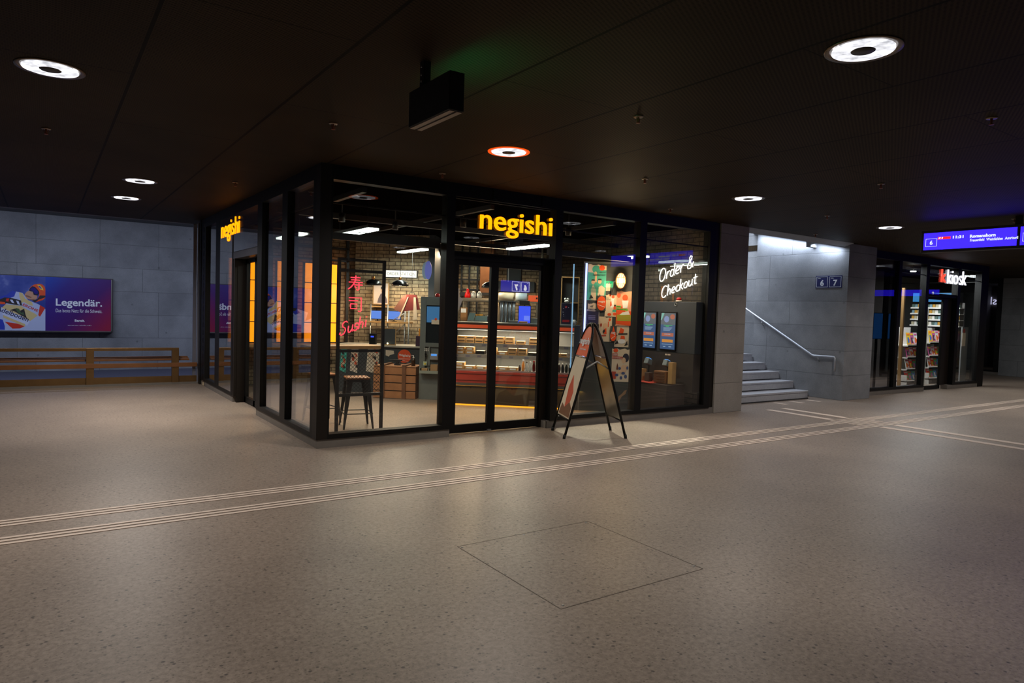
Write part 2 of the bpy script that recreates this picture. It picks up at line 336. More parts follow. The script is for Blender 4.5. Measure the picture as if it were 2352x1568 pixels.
# stair enclosure
struct('wall_stairs', MB().box(10.8, 11.85, .10, 2.25, 0, 3.9).box(10.97, 11.85, 2.25, 7, 0, 5), CONY, 'concrete side wall of the stairs with handrail and platform sign')
struct('wall_stair_top', MB().box(7.46, 11.0, 7.0, 7.2, 0, 6.0), CONX)
sf = MB(); z0, z1 = 3.10, 3.52
sf.hexa([(7.46, .02, CH), (10.8, .02, CH), (10.8, .2, 3.10), (7.46, .2, 3.10), (7.46, .02, 3.6), (10.8, .02, 3.6), (10.8, .2, 3.6), (7.46, .2, 3.6)])
sf.hexa([(7.46, .2, 3.10), (10.56, .2, 3.10), (10.56, 2.4, 3.56), (7.46, 2.4, 3.56), (7.46, .2, 3.7), (10.56, .2, 3.7), (10.56, 2.4, 3.8), (7.46, 2.4, 3.8)])
sf.hexa([(10.56, .2, 3.22), (10.8, .2, 3.22), (10.8, 2.4, 3.68), (10.56, 2.4, 3.68), (10.56, .2, 3.7), (10.8, .2, 3.7), (10.8, 2.4, 3.8), (10.56, 2.4, 3.8)])
sf.box(10.56, 10.8, .80, .90, 3.12, 3.3)
struct('trim_2', sf, mat('smooth_soffit_concrete', (150, 152, 156), .6, noise=.2), 'pale sloping concrete soffit above the stairs')
struct('trim_3', MB().box(7.46, 11.0, 2.4, 7.2, 5.2, 5.4).box(7.46, 11.0, 2.38, 2.5, 3.56, 5.3), CONX)
st = MB()
for i in range(9):
    y = .60+i*.345; z = .165*i
    st.box(7.46, 10.4-.0*i, y, 7.0, z+.02, z+.165)
    st.box(7.46, 10.4, y-.012, y+.03, z+.135, z+.167)
    st.box(10.4, 10.8, y+.25, 7.0, z-.02, z+.08)
t = st.build('stone_stairs', mat('pale_stone', (176, 176, 182), .6, noise=.3, nscale=20)); tag(t, 'pale stone steps leading up to platforms 6 and 7', 'stairs', kind='structure'); t.name = 'trim_stairs'
tag(MB().box(7.46, 10.4, .585, .60, 0, .02).build('trim_4', INK), None, None, kind='structure')

hr = thing('handrail', 'polished steel handrail fixed to the concrete stair wall', 'handrail', (10.74, .25, .87))
def wl(*p): return [(0, y-.25, z-.87) for y, z in p]
MB().tube(wl((5.2, 3.20), (2.45, 1.83), (.76, .88), (.72, .87), (.27, .87), (.25, .85), (.25, .58)), .022, 12).build('rail_tube', mat('polished_rail', (190, 192, 198), .42, .75), hr)
for y, z in ((3.6, 2.38), (2.0, 1.55), (.62, .85)): MB().tube([(0, y-.25, z-.88), (0, y-.25, z-.95), (.06, y-.25, z-.96)], .008, 6).build('bracket', STEEL, hr)

def platform_sign(loc, rot, label, lit, w=.57, h=.255):
    t = thing('platform_sign', label, 'sign', loc, 0)
    t.rotation_euler = (0, 0, rot)
    blue = emi('lit_sign_blue', (.04, .02, 1.0), 4.0) if lit else mat('navy_enamel', (22, 30, 92), .35)
    wh = emi('bright_sign_white', (.9, .9, 1.0), 11) if lit else WPR
    MB().box(0, w, .0, .03, 0, h).build('sign_plate', blue, t)
    for i, d in enumerate('67'):
        x0 = .018+i*w/2; x1 = x0+w/2-.036; o = MB(); q = .011 if lit else .006
        for a, b_, c_, d_ in ((x0, x1, .02, .02+q), (x0, x1, h-.02-q, h-.02), (x0, x0+q, .02, h-.02), (x1-q, x1, .02, h-.02)): o.box(a, b_, -.002, 0, c_, d_)
        o.build('border', wh, t)
        text('number', d, .2, wh, t, ((x0+x1)/2, -.001, .045), RX, .001, .016 if lit else .006, 'CENTER', fit=(None, .18 if lit else .125))
        text('lettering', 'Gleis', .04, wh, t, (x0+.03, -.001, h-.062), RX, .001, 0, fit=(None, .022))
    return t
platform_sign((10.795, .79, 2.275), -PI/2, 'small dark blue platform sign with numbers 6 and 7 on the stair wall', False)

# tactile guiding strips and floor details
def strip(label, boxes, m=TACT, name='tactile_strip', cat='tactile paving', group=None):
    b = MB()
    for q in boxes: b.box(*q, .0005, .004)
    o = b.build(name, m); return tag(o, label, cat, group)
strip('far run of three thin pale guiding ribs running past the shop front', [(-9, 33, -1.44-i*.066-.034, -1.44-i*.066) for i in range(3)])
strip('near run of three thin pale guiding ribs, closest to the viewer', [(-9, 33, -1.87-i*.066-.034, -1.87-i*.066) for i in range(3)])
strip('pair of wide pale bands leading from the guiding crossing to the stairs', [(7.98, 8.13, -1.30, -.12), (8.42, 8.57, -1.30, -.12)])
strip('pair of wide pale bands running from the guiding crossing towards the viewer side', [(8.02, 8.17, -8, -2.08), (8.44, 8.59, -8, -2.08)])
strip('square field of parallel ribs where the guiding strips cross', [(7.9, 8.7, -1.65-i*.066-.034, -1.65-i*.066) for i in range(3)]+[(7.9, 8.7, -1.36-i*.0-.03, -1.36)])
for i, x in enumerate((9.06, 9.60, 10.16)):
    strip('short pale stripe on the floor before the first step, '+('nearest the shop pier', 'middle one of three', 'nearest the stair wall')[i], [(x-.05, x+.05, .18, .47)], TACT, 'floor_stripe', 'floor marking', 'short stripes before the stairs')
hb = MB()
for q in ((-.19, .965, -3.494, -3.489), (-.19, .965, -4.614, -4.610), (-.192, -.188, -4.61, -3.49), (.963, .968, -4.61, -3.49)): hb.box(*q, .0004, .0015)
hb.box(-.185, .96, -4.605, -3.495, .0002, .0006, 1)
hatch = tag(hb.build('floor_hatch', [SPECK, FLOOR]), 'square inspection hatch outlined by thin joints in the foreground floor', 'hatch')
for x, y in ((-.17, -3.52), (.35, -3.51), (.93, -3.51), (.95, -4.55), (-.15, -4.58)): MB().cyl((x, y, .0006), (x, y, .0025), .008, 10).build('lifting_point', STEEL, hatch)

# ---------------------------------------------------------------- shop fronts
def window(name, along, s, L_, off, a, b_, gl, zt=CH, zb=.10, flip=1, po=.045, pane_m=None, rail=.055, label=None, cat=None):
    """a glazed bay: starts at s along the front; a, b_ = mullion widths at its two ends"""
    t = bpy.data.objects.new(name, None); COL.objects.link(t); t['kind'] = 'structure'
    if label: t['label'] = label
    if cat: t['category'] = cat
    if along == 'x': t.location = (s, off, 0)
    else: t.location = (off, s, 0); t.rotation_euler = (0, 0, PI/2)
    d = .14*flip; f = MB()
    if a: f.box(0, a, 0, d, zb, zt)
    if b_: f.box(L_-b_, L_, 0, d, zb, zt)
    f.box(a, L_-b_, 0, d, zb, zb+rail); f.box(a, L_-b_, 0, d, zt-.16, zt)
    f.box(a, L_-b_, .05*flip+(po-.045)*flip, .06*flip+(po-.045)*flip, zt-.42, zt-.40)
    f.build('window_frame', BLK, t)
    MB().box(a, L_-b_, po*flip, (po+.008)*flip, zb+rail, zt-.16).build('window_pane', gl, t)
    return t
struct('trim_5', MB().box(0, .125, 0, .14, .10, CH), BRN, 'bronze corner post of the sushi shop')
window('window_1', 'x', .125, 1.575, 0, .02, .115, GLASS)
window('window_2', 'x', 3.28, 1.73, 0, .12, .125, GLASS)
window('window_3', 'x', 5.01, 1.60, 0, .012, .14, GLASS)
struct('trim_6', MB().box(6.61, 6.735, .03, .12, .10, CH), BRN)
window('window_4', 'y', .14, 1.19, 0, .09, .11, GLASSL, flip=-1)
window('window_5', 'y', 1.33, 1.33, 0, .12, .24, GLASSL, flip=-1)
window('window_6', 'y', 4.14, 1.19, 0, .11, .18, GLASSL, flip=-1, po=.0)
window('window_7', 'y', 5.33, 1.50, 0, .18, .40, GLASSL, flip=-1)
# plinth
struct('baseboard_1', MB().box(.012, 1.70, .012, .16, 0, .10).box(3.22, 6.735, .012, .16, 0, .10).box(3.215, 3.23, .012, .3, 0, .10), PLN)
struct('baseboard_2', MB().box(.012, .16, .16, 2.66, 0, .10).box(.012, .20, 4.14, 6.83, 0, .10), PLN)
# entrance, right facade
dr = bpy.data.objects.new('door_1', None); COL.objects.link(dr); dr['kind'] = 'structure'; dr.location = (1.70, .14, 0)
for i, (x0, x1, a, b_) in enumerate(((.0, .70, .15, .06), (.70, 1.48, .055, .03))):
    f = MB().box(x0, x0+a, 0, .05, .012, 2.24).box(x1-b_, x1, 0, .05, .012, 2.24).box(x0+a, x1-b_, 0, .05, .012, .12).box(x0+a, x1-b_, 0, .05, 2.17, 2.24)
    lf = f.build('door_leaf', BLK, dr); MB().box(x0+a, x1-b_, .02, .028, .12, 2.17).build('glass_pane', CLEAR, lf)
MB().box(.63, .69, -.03, 0, .015, .035).build('floor_bolt', STEEL, dr)
MB().box(0, 1.58, -.02, .12, 2.24, 2.32).build('transom', BLK, dr)
MB().box(1.48, 1.58, -.02, .06, .0, 2.24).build('side_panel', BRN, dr)
MB().box(1.50, 1.53, -.035, -.02, 1.28, 1.42).box(1.50, 1.53, -.035, -.02, .82, .92).build('switch', BLK, dr)
struct('window_8', MB().box(1.70, 3.28, .0, .14, 3.0, CH), BLK)
window('window_9', 'x', 1.70, 1.58, .02, 0, 0, GLASS, zb=2.32, rail=.01, po=.0)
struct('trim_7', MB().box(2.24, 2.31, -.012, .02, 3.02, CH+.0).box(3.02, 3.10, -.012, .02, 3.02, CH), BLK)
# entrance, left facade
dl = bpy.data.objects.new('door_2', None); COL.objects.link(dl); dl['kind'] = 'structure'; dl.location = (.17, 2.66, 0)
f = MB().box(0, .05, .72, .82, .012, 2.30).box(0, .05, 1.30, 1.40, .012, 2.30).box(0, .05, .0, .08, .012, 2.3).box(0, .05, .0, 1.4, .012, .1).box(0, .05, .0, 1.4, 2.24, 2.3)
lf = f.build('door_leaf', BLK, dl); MB().box(.02, .028, .08, 1.30, .1, 2.24).build('glass_pane', GLASS, lf)
MB().box(-.17, .05, 0, 1.48, 2.30, 2.40).build('transom', mat('transom_bluish', (52, 50, 56), .4), dl)
MB().box(-.165, .03, 1.40, 1.48, .10, 2.30).box(-.12, .04, 1.39, 1.43, 0, 2.30).build('side_panel', BRN, dl)
window('window_10', 'y', 2.66, 1.48, 0, 0, .02, GLASSL, flip=-1, zb=2.40, rail=.01, po=.0)
struct('trim_8', MB().box(-.012, .14, 6.83, 7.0, 0, CH), BLK)
struct('trim_9', MB().box(-.10, -.04, 7.08, 7.12, .0, 3.1).box(-.03, .0, 7.04, 7.08, .0, 3.12), mat('aluminium_edge', (150, 150, 165), .3, .6))

# illuminated lettering
AMB = emi('amber_letter_light', (1.0, .27, .0), 2.25)
def shop_sign(loc, rot, w, h, label, ext=.012):
    t = thing('shop_name_sign', label, 'sign', loc); t.rotation_euler = (0, 0, rot)
    text('lettering', 'negishi', .4, AMB, t, (0, 0, 0), RX, ext, .002, fit=(w, h))
    if ext > .01: MB().box(.0, w, ext, ext+.006, h*.42, h*.46).build('mounting_rail', BLK, t)
shop_sign((2.06, .0, 2.552), 0, 1.15, .345, 'large glowing amber shop-name lettering above the double glass doors')
shop_sign((-.0055, 5.07, 2.60), -PI/2, 1.33, .36, 'glowing amber shop-name lettering on the left side of the shop', .0025)

# ---------------------------------------------------------------- ceiling things
def ring_lamp(i, x, y, label):
    t = thing('ring_ceiling_lamp', label, 'ceiling lamp', (x, y, CH), group='round recessed lamps in the dark ceiling')
    MB().lathe((0, 0, 0), [(.167, -.004), (.205, -.007), (.207, 0), (.167, 0)], 48, close=True).build('flange', emi('painted_rim_glow', (1.0, .09, .0), .9) if i == 1 else mat('lamp_flange', (120, 104, 88), .3, .85), t)  # one flange emits amber, standing in for the shop sign's glow on it
    MB().lathe((0, 0, 0), [(.066, -.0105), (.166, -.0105), (.166, -.002), (.066, -.002)], 48, close=True).build('light_ring', RINGM, t)
    MB().lathe((0, 0, 0), [(0, -.012), (.064, -.012), (.066, -.002), (0, -.002)], 32).build('centre_cap', mat('lamp_cap', (52, 46, 40), .5), t)
m, N, L, b = nodes('frosted_lamp_glass')
tc = N.new('ShaderNodeTexCoord'); nz = N.new('ShaderNodeTexNoise'); nz.inputs['Scale'].default_value = 16; nz.inputs['Detail'].default_value = 5; L.new(tc.outputs['Object'], nz.inputs['Vector'])
r = ramp(N, [(.3, (.48, .49, .53, 1)), (.66, (1.35, 1.35, 1.42, 1))]); L.new(nz.outputs['Fac'], r.inputs[0])
sx = N.new('ShaderNodeSeparateXYZ'); L.new(tc.outputs['Object'], sx.inputs[0])
ang = mth(N, L, 'ARCTAN2', sx.outputs['Y'], sx.outputs['X']); hot = mth(N, L, 'GREATER_THAN', mth(N, L, 'COSINE', mth(N, L, 'MULTIPLY', mth(N, L, 'ADD', ang, .5), 2.0)), .93)
L.new(r.outputs[0], b.inputs['Emission Color']); L.new(mth(N, L, 'ADD', mth(N, L, 'MULTIPLY', hot, 2.5), 1.0), b.inputs['Emission Strength']); b.inputs['Base Color'].default_value = (.3, .3, .3, 1)
RINGM = m
RL = {0: 'large round lamp in the ceiling at upper left', 1: 'round lamp with amber glow painted on its rim above the shop doors', 2: 'round lamp in the ceiling near the concrete pier', 3: 'small far round lamp left of the departure board',
      8: 'largest round lamp in the ceiling at upper right', 14: 'upper of two close round lamps left of the shop', 15: 'lower of two close round lamps left of the shop'}
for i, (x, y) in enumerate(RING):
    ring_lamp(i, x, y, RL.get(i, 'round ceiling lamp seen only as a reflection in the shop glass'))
SPR = [(1.36, -3.47, 'above and right of the amber-rimmed lamp'), (3.17, -1.76, 'over the right shop window'), (5.02, -.45, 'close to the right end of the shop front'), (-.45, -1.64, 'left of the hanging black box'),
       (1.29, -.39, 'just above the shop header left of the doors'), (5.28, -3.35, 'high right of centre'), (3.37, -5.15, 'near the right edge of the ceiling'), (7.09, -1.63, 'right of the lamp near the pier'),
       (9.03, -.25, 'in front of the stair opening'), (-2.48, .34, 'below the large left lamp'), (-.45, 2.0, 'in front of the left shop front'), (9.08, -3.31, 'above the departure board')]
for x, y, w in SPR:
    t = thing('fire_sprinkler', 'small ceiling sprinkler head '+w, 'sprinkler', (x, y, CH), group='small sprinkler heads in the ceiling')
    MB().lathe((0, 0, 0), [(.0, -.008), (.036, -.008), (.04, 0), (0, 0)], 16).build('rosette', mat('sprinkler_chrome', (150, 130, 112), .3, .8), t)
    MB().cyl((0, 0, -.008), (0, 0, -.045), .009, 8).tube([(-.018, 0, -.01), (-.014, 0, -.04), (0, 0, -.05), (.014, 0, -.04), (.018, 0, -.01)], .003, 5).lathe((0, 0, -.052), [(0, 0), (.018, 0), (.018, .003), (0, .003)], 12).build('spray_head', mat('sprinkler_brass', (140, 80, 60), .4, .5), t)

# hanging emergency sign, seen from its dark back
t = thing('emergency_exit_sign', 'black box sign hanging from the ceiling, seen from its unlit back', 'sign', (-.50, -3.6, 2.765))
MB().box(-.05, .05, -.27, .27, 0, .225).build('housing', mat('matt_black_plastic', (9, 9, 9), .6), t, bevel=.004)
MB().box(-.042, -.008, -.262, .262, -.006, 0).box(.008, .042, -.262, .262, -.006, 0).build('bottom_cover', mat('silver_plastic', (150, 140, 132), .4, .3), t)
MB().box(-.025, .025, .12, .17, .225, .395).build('hanger', mat('matt_black_plastic'), t)
for z in (.27, .31, .36): MB().cyl((-.026, .145, z), (-.030, .145, z), .008, 8).build('screw', STEEL, t)
MB().box(.05, .054, -.255, .255, .015, .21).build('lit_face', emi('exit_green_light', (.0, .42, .14), 22), t)
# second green sign far across the passage (seen reflected)
t = thing('exit_arrow_sign', 'small green exit sign with arrow on the far wall', 'sign', (15.0, -11.9, 2.62)); 
MB().box(0, .42, 0, .05, 0, .24).build('lit_face', emi('exit_green_light'), t)
MB().prism([(.19, .04), (.23, .04), (.23, .14), (.28, .12), (.21, .21), (.14, .12), (.19, .14)], .05, .055).build('arrow', LW, t)

LWB = emi('board_letter_light', (.8, .86, 1.0), 1.15)
# departure board
BLUE = emi('display_blue', (.026, .0115, 1.0), 2.5)
t = thing('departure_board', 'long hanging blue departure board showing platform 6 to Romanshorn', 'departure board', (8.75, -2.2, 2.735))
MB().box(0, .14, -3.1, 0, -.035, .30).build('housing', mat('display_housing', (24, 22, 34), .5), t, bevel=.004)

for y_ in (-1.3, -2.8): MB().box(.05, .09, y_, y_+.08, .30, .425).build('hanger', BLK, t)
def screen(y0, y1, nm):
    s_ = MB().box(-.003, 0, -y1, -y0, .005, .262).build('screen', BLUE, t)
    bx = MB(); q = .004; a, c_ = y0+.03, y0+.19
    for u0, u1, v0, v1 in ((a, c_, .055, .055+q), (a, c_, .175-q, .175), (a, a+q, .055, .175), (c_-q, c_, .055, .175)): bx.box(-.006, -.003, -u1, -u0, v0, v1)
    bx.build('border', LWB, s_)
    text('number', nm, .1, LWB, s_, (-.005, -(y0+.11), .082), RMX, .001, .003, 'CENTER', fit=(None, .065)); return s_
s_ = screen(.04, 1.27, '6')
MB().box(-.005, -.003, -.42, -.24, .155, .195).build('red_badge', emi('badge_red', (.9, .02, .02), 1.1), s_)
text('lettering', 'IC 8', .05, LWB, s_, (-.006, -.25, .162), RMX, .001, .002, shear=.3, fit=(None, .027))
text('lettering', '11:31', .05, LWB, s_, (-.005, -.45, .156), RMX, .001, .002, fit=(.145, .042))
text('lettering', 'Romanshorn', .05, LWB, s_, (-.005, -.68, .15), RMX, .001, .002, fit=(.33, .047))
text('lettering', 'Frauenfeld  Weinfelden  Amriswil', .05, LWB, s_, (-.005, -.685, .095), RMX, .001, .001, fit=(.60, .04))
screen(1.31, 2.54, '7')
MB().box(-.005, -.003, -1.69, -1.51, .155, .195).build('red_badge', emi('badge_red'), t)

# sign box far behind the viewer (its mirror image shows in the door glass)
t = platform_sign((9.50, -8.86, 2.17), PI, 'glowing blue hanging platform sign 6 and 7, seen reflected in the shop door', True, w=.66, h=.33)
MB().box(.66, 1.02, 0, .03, 0, .33).build('blank_panel', emi('lit_sign_blue'), t)
MB().box(.30, .34, .0, .03, .33, CH-2.17).build('hanger', BLK, t)
# further hanging wayfinding boards to the right, outside the frame, mirrored in the kiosk glass
for i, (x, y, z, w) in enumerate(((15.0, -4.9, 2.55, 2.6), (21.5, -4.5, 2.5, 2.2))):
    t = thing('wayfinding_board', ('blue hanging wayfinding board mirrored in the kiosk windows', 'farther blue hanging wayfinding board mirrored in the kiosk glass')[i], 'sign', (x, y, z))
    MB().box(0, .12, 0, w, 0, .25).build('housing', mat('display_housing'), t); MB().box(-.004, 0, .03, w-.03, .02, .23).build('screen', BLUE, t)
    MB().prism([(.0, 0), (.03, 0), (.03, .06), (.06, .05), (.015, .11), (-.03, .05), (0, .06)], -.002, .0).xf(Matrix.Translation((-.008, w-.2, .06)) @ Matrix.Rotation(-PI/2, 4, 'Z')).build('arrow', LW, t)
    MB().box(.04, .08, w/2-.03, w/2+.03, .25, CH-z).build('hanger', BLK, t)

# ---------------------------------------------------------------- bench rail in front of the ramp
t = thing('railing_bench', 'long bronze railing with integrated wooden bench in front of the ramp', 'bench', (-1.81, 7.07, 0))
for i, x in enumerate((-5.6, -4.2, -2.8, -1.4, 0, 1.4)):
    MB().box(x-.06, x+.06, -.05, .05, 0, .70).build('post', BMET, t, bevel=.004)
MB().box(-7, 1.34, -.03, .05, .645, .70).build('top_rail', BMET, t, bevel=.003)
MB().box(-7, 1.78, -.075, -.045, .335, .415).build('front_board', WOODB, t, bevel=.003)
for y in (.0, .09, .18): MB().box(-7, 1.66, y+.06, y+.13, .45+y*.2, .48+y*.2).build('seat_slat', WOODB, t, bevel=.003)
MB().box(-7, 1.78, .0, .03, .02, .155).build('kick_panel', BMET, t)
struct('baseboard_3', MB().box(-9, 0, 7.0, 7.14, 0, .035), PLN)
bm = MB()
for q in ((-2.4, 0, .75, .07), (-2.0, .25, .55, .05), (-2.2, -.2, .5, .05)): bm.box(q[0]-q[2], q[0]+q[2], 9.4+q[1]-q[3], 9.4+q[1]+q[3], -.2195, -.218)
tag(bm.build('painted_cycle_mark', mat('yellow_road_paint', (190, 186, 40), .6)), 'yellow bicycle marking painted on the dark ramp behind the bench', 'floor marking')

# ---------------------------------------------------------------- large advertising panel
m, N, L, b = nodes('advert_gradient_print')
tc = N.new('ShaderNodeTexCoord'); sx = N.new('ShaderNodeSeparateXYZ'); L.new(tc.outputs['Object'], sx.inputs[0])
d1 = mth(N, L, 'ADD', mth(N, L, 'DIVIDE', sx.outputs['X'], 1.4), mth(N, L, 'MULTIPLY', mth(N, L, 'SUBTRACT', 1.31, sx.outputs['Z']), .62))
r = ramp(N, [(.0, C8(0, 62, 168)), (.35, C8(46, 30, 128)), (.85, C8(72, 22, 104)), (1.35, C8(150, 30, 66))]); d2 = mth(N, L, 'MULTIPLY', d1, .6); r.color_ramp.elements[0].position = 0; r.color_ramp.elements[1].position = .25; r.color_ramp.elements[2].position = .62; r.color_ramp.elements[3].position = 1
L.new(d2, r.inputs[0]); L.new(r.outputs[0], b.inputs['Base Color']); b.inputs['Roughness'].default_value = .4; GRADM = m
m, N, L, b = nodes('snowy_night_print')
tc = N.new('ShaderNodeTexCoord'); nz = N.new('ShaderNodeTexNoise'); nz.inputs['Scale'].default_value = 2.2; nz.inputs['Detail'].default_value = 5; L.new(tc.outputs['Object'], nz.inputs['Vector'])
r = ramp(N, [(.35, C8(34, 56, 140)), (.55, C8(70, 84, 160)), (.7, C8(150, 160, 210))]); L.new(nz.outputs['Fac'], r.inputs[0]); L.new(r.outputs[0], b.inputs['Base Color']); b.inputs['Roughness'].default_value = .4; SNOWM = m
def advert(loc, label, right=True):
    t = thing('advertising_panel', label, 'advertising panel', loc)
    MB().box(-2.26, 1.42, .0, .16, -.02, 1.345).build('frame', mat('advert_frame', (60, 56, 54), .5), t)
    MB().box(-2.25, 1.39, -.012, .0, 0, .018).box(1.375, 1.392, -.012, 0, 0, 1.325).build('silver_edge', STEEL, t)
    MB().box(0, 1.375, -.004, 0, .018, 1.325).build('text_panel', GRADM, t)
    MB().box(-2.25, 0, -.004, 0, .018, 1.325).build('picture_panel', SNOWM, t)
    text('lettering', 'Legendär.', .3, WPR, t, (.21, -.006, .58), RX, .001, .006, fit=(.97, .23))
    text('lettering', 'Das beste Netz für die Schweiz.', .1, WPR, t, (.21, -.006, .475), RX, .001, 0, fit=(.97, .085))
    text('lettering', 'Bereit.', .1, WPR, t, (.60, -.006, .245), RX, .001, .003, fit=(.21, .062))
    text('lettering', 'www.sbb.ch', .1, WPR, t, (.45, -.006, .15), RX, .001, 0, fit=(.5, .02))
    # a downhill skier in helmet and goggles, printed flat on the panel (traced in print units: 1023 across, 819 down per metre)
    q = MB(); lay = [0]
    def pl(m_, *pts):
        lay[0] += 1; q.prism([(max(-2.24, min(-.002, a_/1023-.890)), max(.02, 1.713-c_/819)) for a_, c_ in pts], -.0045-.00012*lay[0], -.004, m_)
    pl(9, (-1380, 1180), (-700, 1000), (-300, 1150), (0, 1250), (913, 1180), (913, 1386), (-1380, 1386))
    pl(0, (-500, 900), (-200, 820), (60, 950), (320, 630), (450, 650), (560, 790), (780, 870), (913, 960), (913, 1386), (-300, 1386))
    pl(1, (-260, 900), (-60, 760), (130, 700), (250, 610), (320, 640), (300, 720), (200, 760), (60, 830), (-120, 960))
    pl(0, (320, 630), (450, 650), (480, 720), (560, 790), (780, 870), (800, 950), (740, 1060), (450, 900), (400, 760), (280, 740))
    pl(2, (380, 640), (450, 660), (500, 760), (640, 830), (660, 900), (440, 860), (390, 740))
    pl(2, (30, 960), (120, 880), (350, 900), (540, 920), (750, 1090), (600, 1200), (420, 1100), (60, 970))
    pl(0, (430, 850), (470, 830), (790, 980), (740, 1070), (450, 930))
    pl(8, (200, 990), (340, 950), (400, 1000), (480, 960), (510, 1080), (540, 1150), (420, 1090), (300, 1020))
    pl(10, (300, 960), (380, 960), (420, 1040), (470, 1030), (480, 1090), (360, 1040))
    pl(9, (20, 965), (60, 960), (570, 1180), (590, 1210), (540, 1290), (60, 1080))
    pl(3, (800, 880), (905, 940), (800, 1110), (765, 1080)); pl(3, (100, 1220), (330, 1250), (500, 1300), (400, 1345), (250, 1350))
    pl(2, (70, 1090), (500, 1260), (500, 1310), (70, 1140)); pl(1, (-300, 1200), (0, 1165), (60, 1180), (100, 1300), (100, 1375), (-300, 1375))
    pl(8, (-160, 800), (0, 790), (100, 750), (250, 760), (420, 800), (440, 900), (330, 890), (130, 860), (50, 880), (-120, 870))
    pl(5, (-20, 830), (100, 840), (120, 880), (10, 880)); pl(9, (200, 790), (250, 790), (290, 860), (240, 850)); pl(9, (320, 800), (370, 810), (400, 890), (350, 870)); pl(3, (130, 770), (190, 765), (170, 830), (120, 820))
    pl(4, (490, 680), (530, 630), (580, 600), (670, 640), (745, 700), (740, 750), (680, 795), (560, 770), (500, 720))
    pl(12, (500, 690), (560, 700), (640, 730), (610, 745), (520, 720)); pl(12, (560, 770), (680, 795), (700, 760), (640, 770))
    pl(5, (580, 570), (620, 520), (680, 480), (790, 458), (850, 475), (890, 510), (913, 560), (913, 730), (860, 780), (760, 810), (700, 830), (745, 760), (790, 690), (770, 600), (690, 530), (610, 545))
    pl(11, (575, 600), (600, 555), (640, 515), (700, 525), (775, 600), (790, 650), (745, 695), (670, 680), (655, 620), (600, 612)); pl(6, (600, 590), (640, 535), (695, 545), (755, 610), (760, 650), (720, 670), (685, 650), (660, 605))
    pl(7, (740, 480), (800, 482), (860, 545), (870, 590), (800, 570), (770, 520)); pl(1, (760, 500), (800, 505), (840, 560), (800, 550))
    pl(8, (913, 690), (800, 690), (740, 770), (640, 795), (700, 832), (780, 770), (913, 725))
    q.build('printed_skier', [mat('print_white_blue', (184, 192, 222), .5), mat('print_blue', (44, 62, 176), .5), mat('print_tan', (214, 190, 130), .5), mat('print_red', (206, 50, 30), .5), mat('print_face', (196, 146, 116), .5),
                             mat('print_orange', (226, 80, 30), .5), mat('print_goggle', (44, 36, 130), .3), mat('print_yellow', (240, 200, 50), .5), mat('print_dark', (40, 34, 36), .5), mat('print_snow', (206, 212, 236), .5), mat('print_leaf', (70, 96, 60), .5), mat('print_rim', (30, 26, 60), .4), mat('print_shade', (140, 92, 74), .5)], t)
    text('lettering', 'ERONE', .1, mat('print_red'), t, (-.455, -.0088, .615), RX, .0004, .002, fit=(.33, .06), tilt=math.radians(-26))
    text('lettering', 'Adelboden', .1, NAVY, t, (-.965, -.0088, .50), RX, .0004, .001, fit=(.67, .11), tilt=math.radians(-24))
    return t
advert((-2.47, 12.64, .76), 'large wall advert with skier picture and purple text panel above the bench')

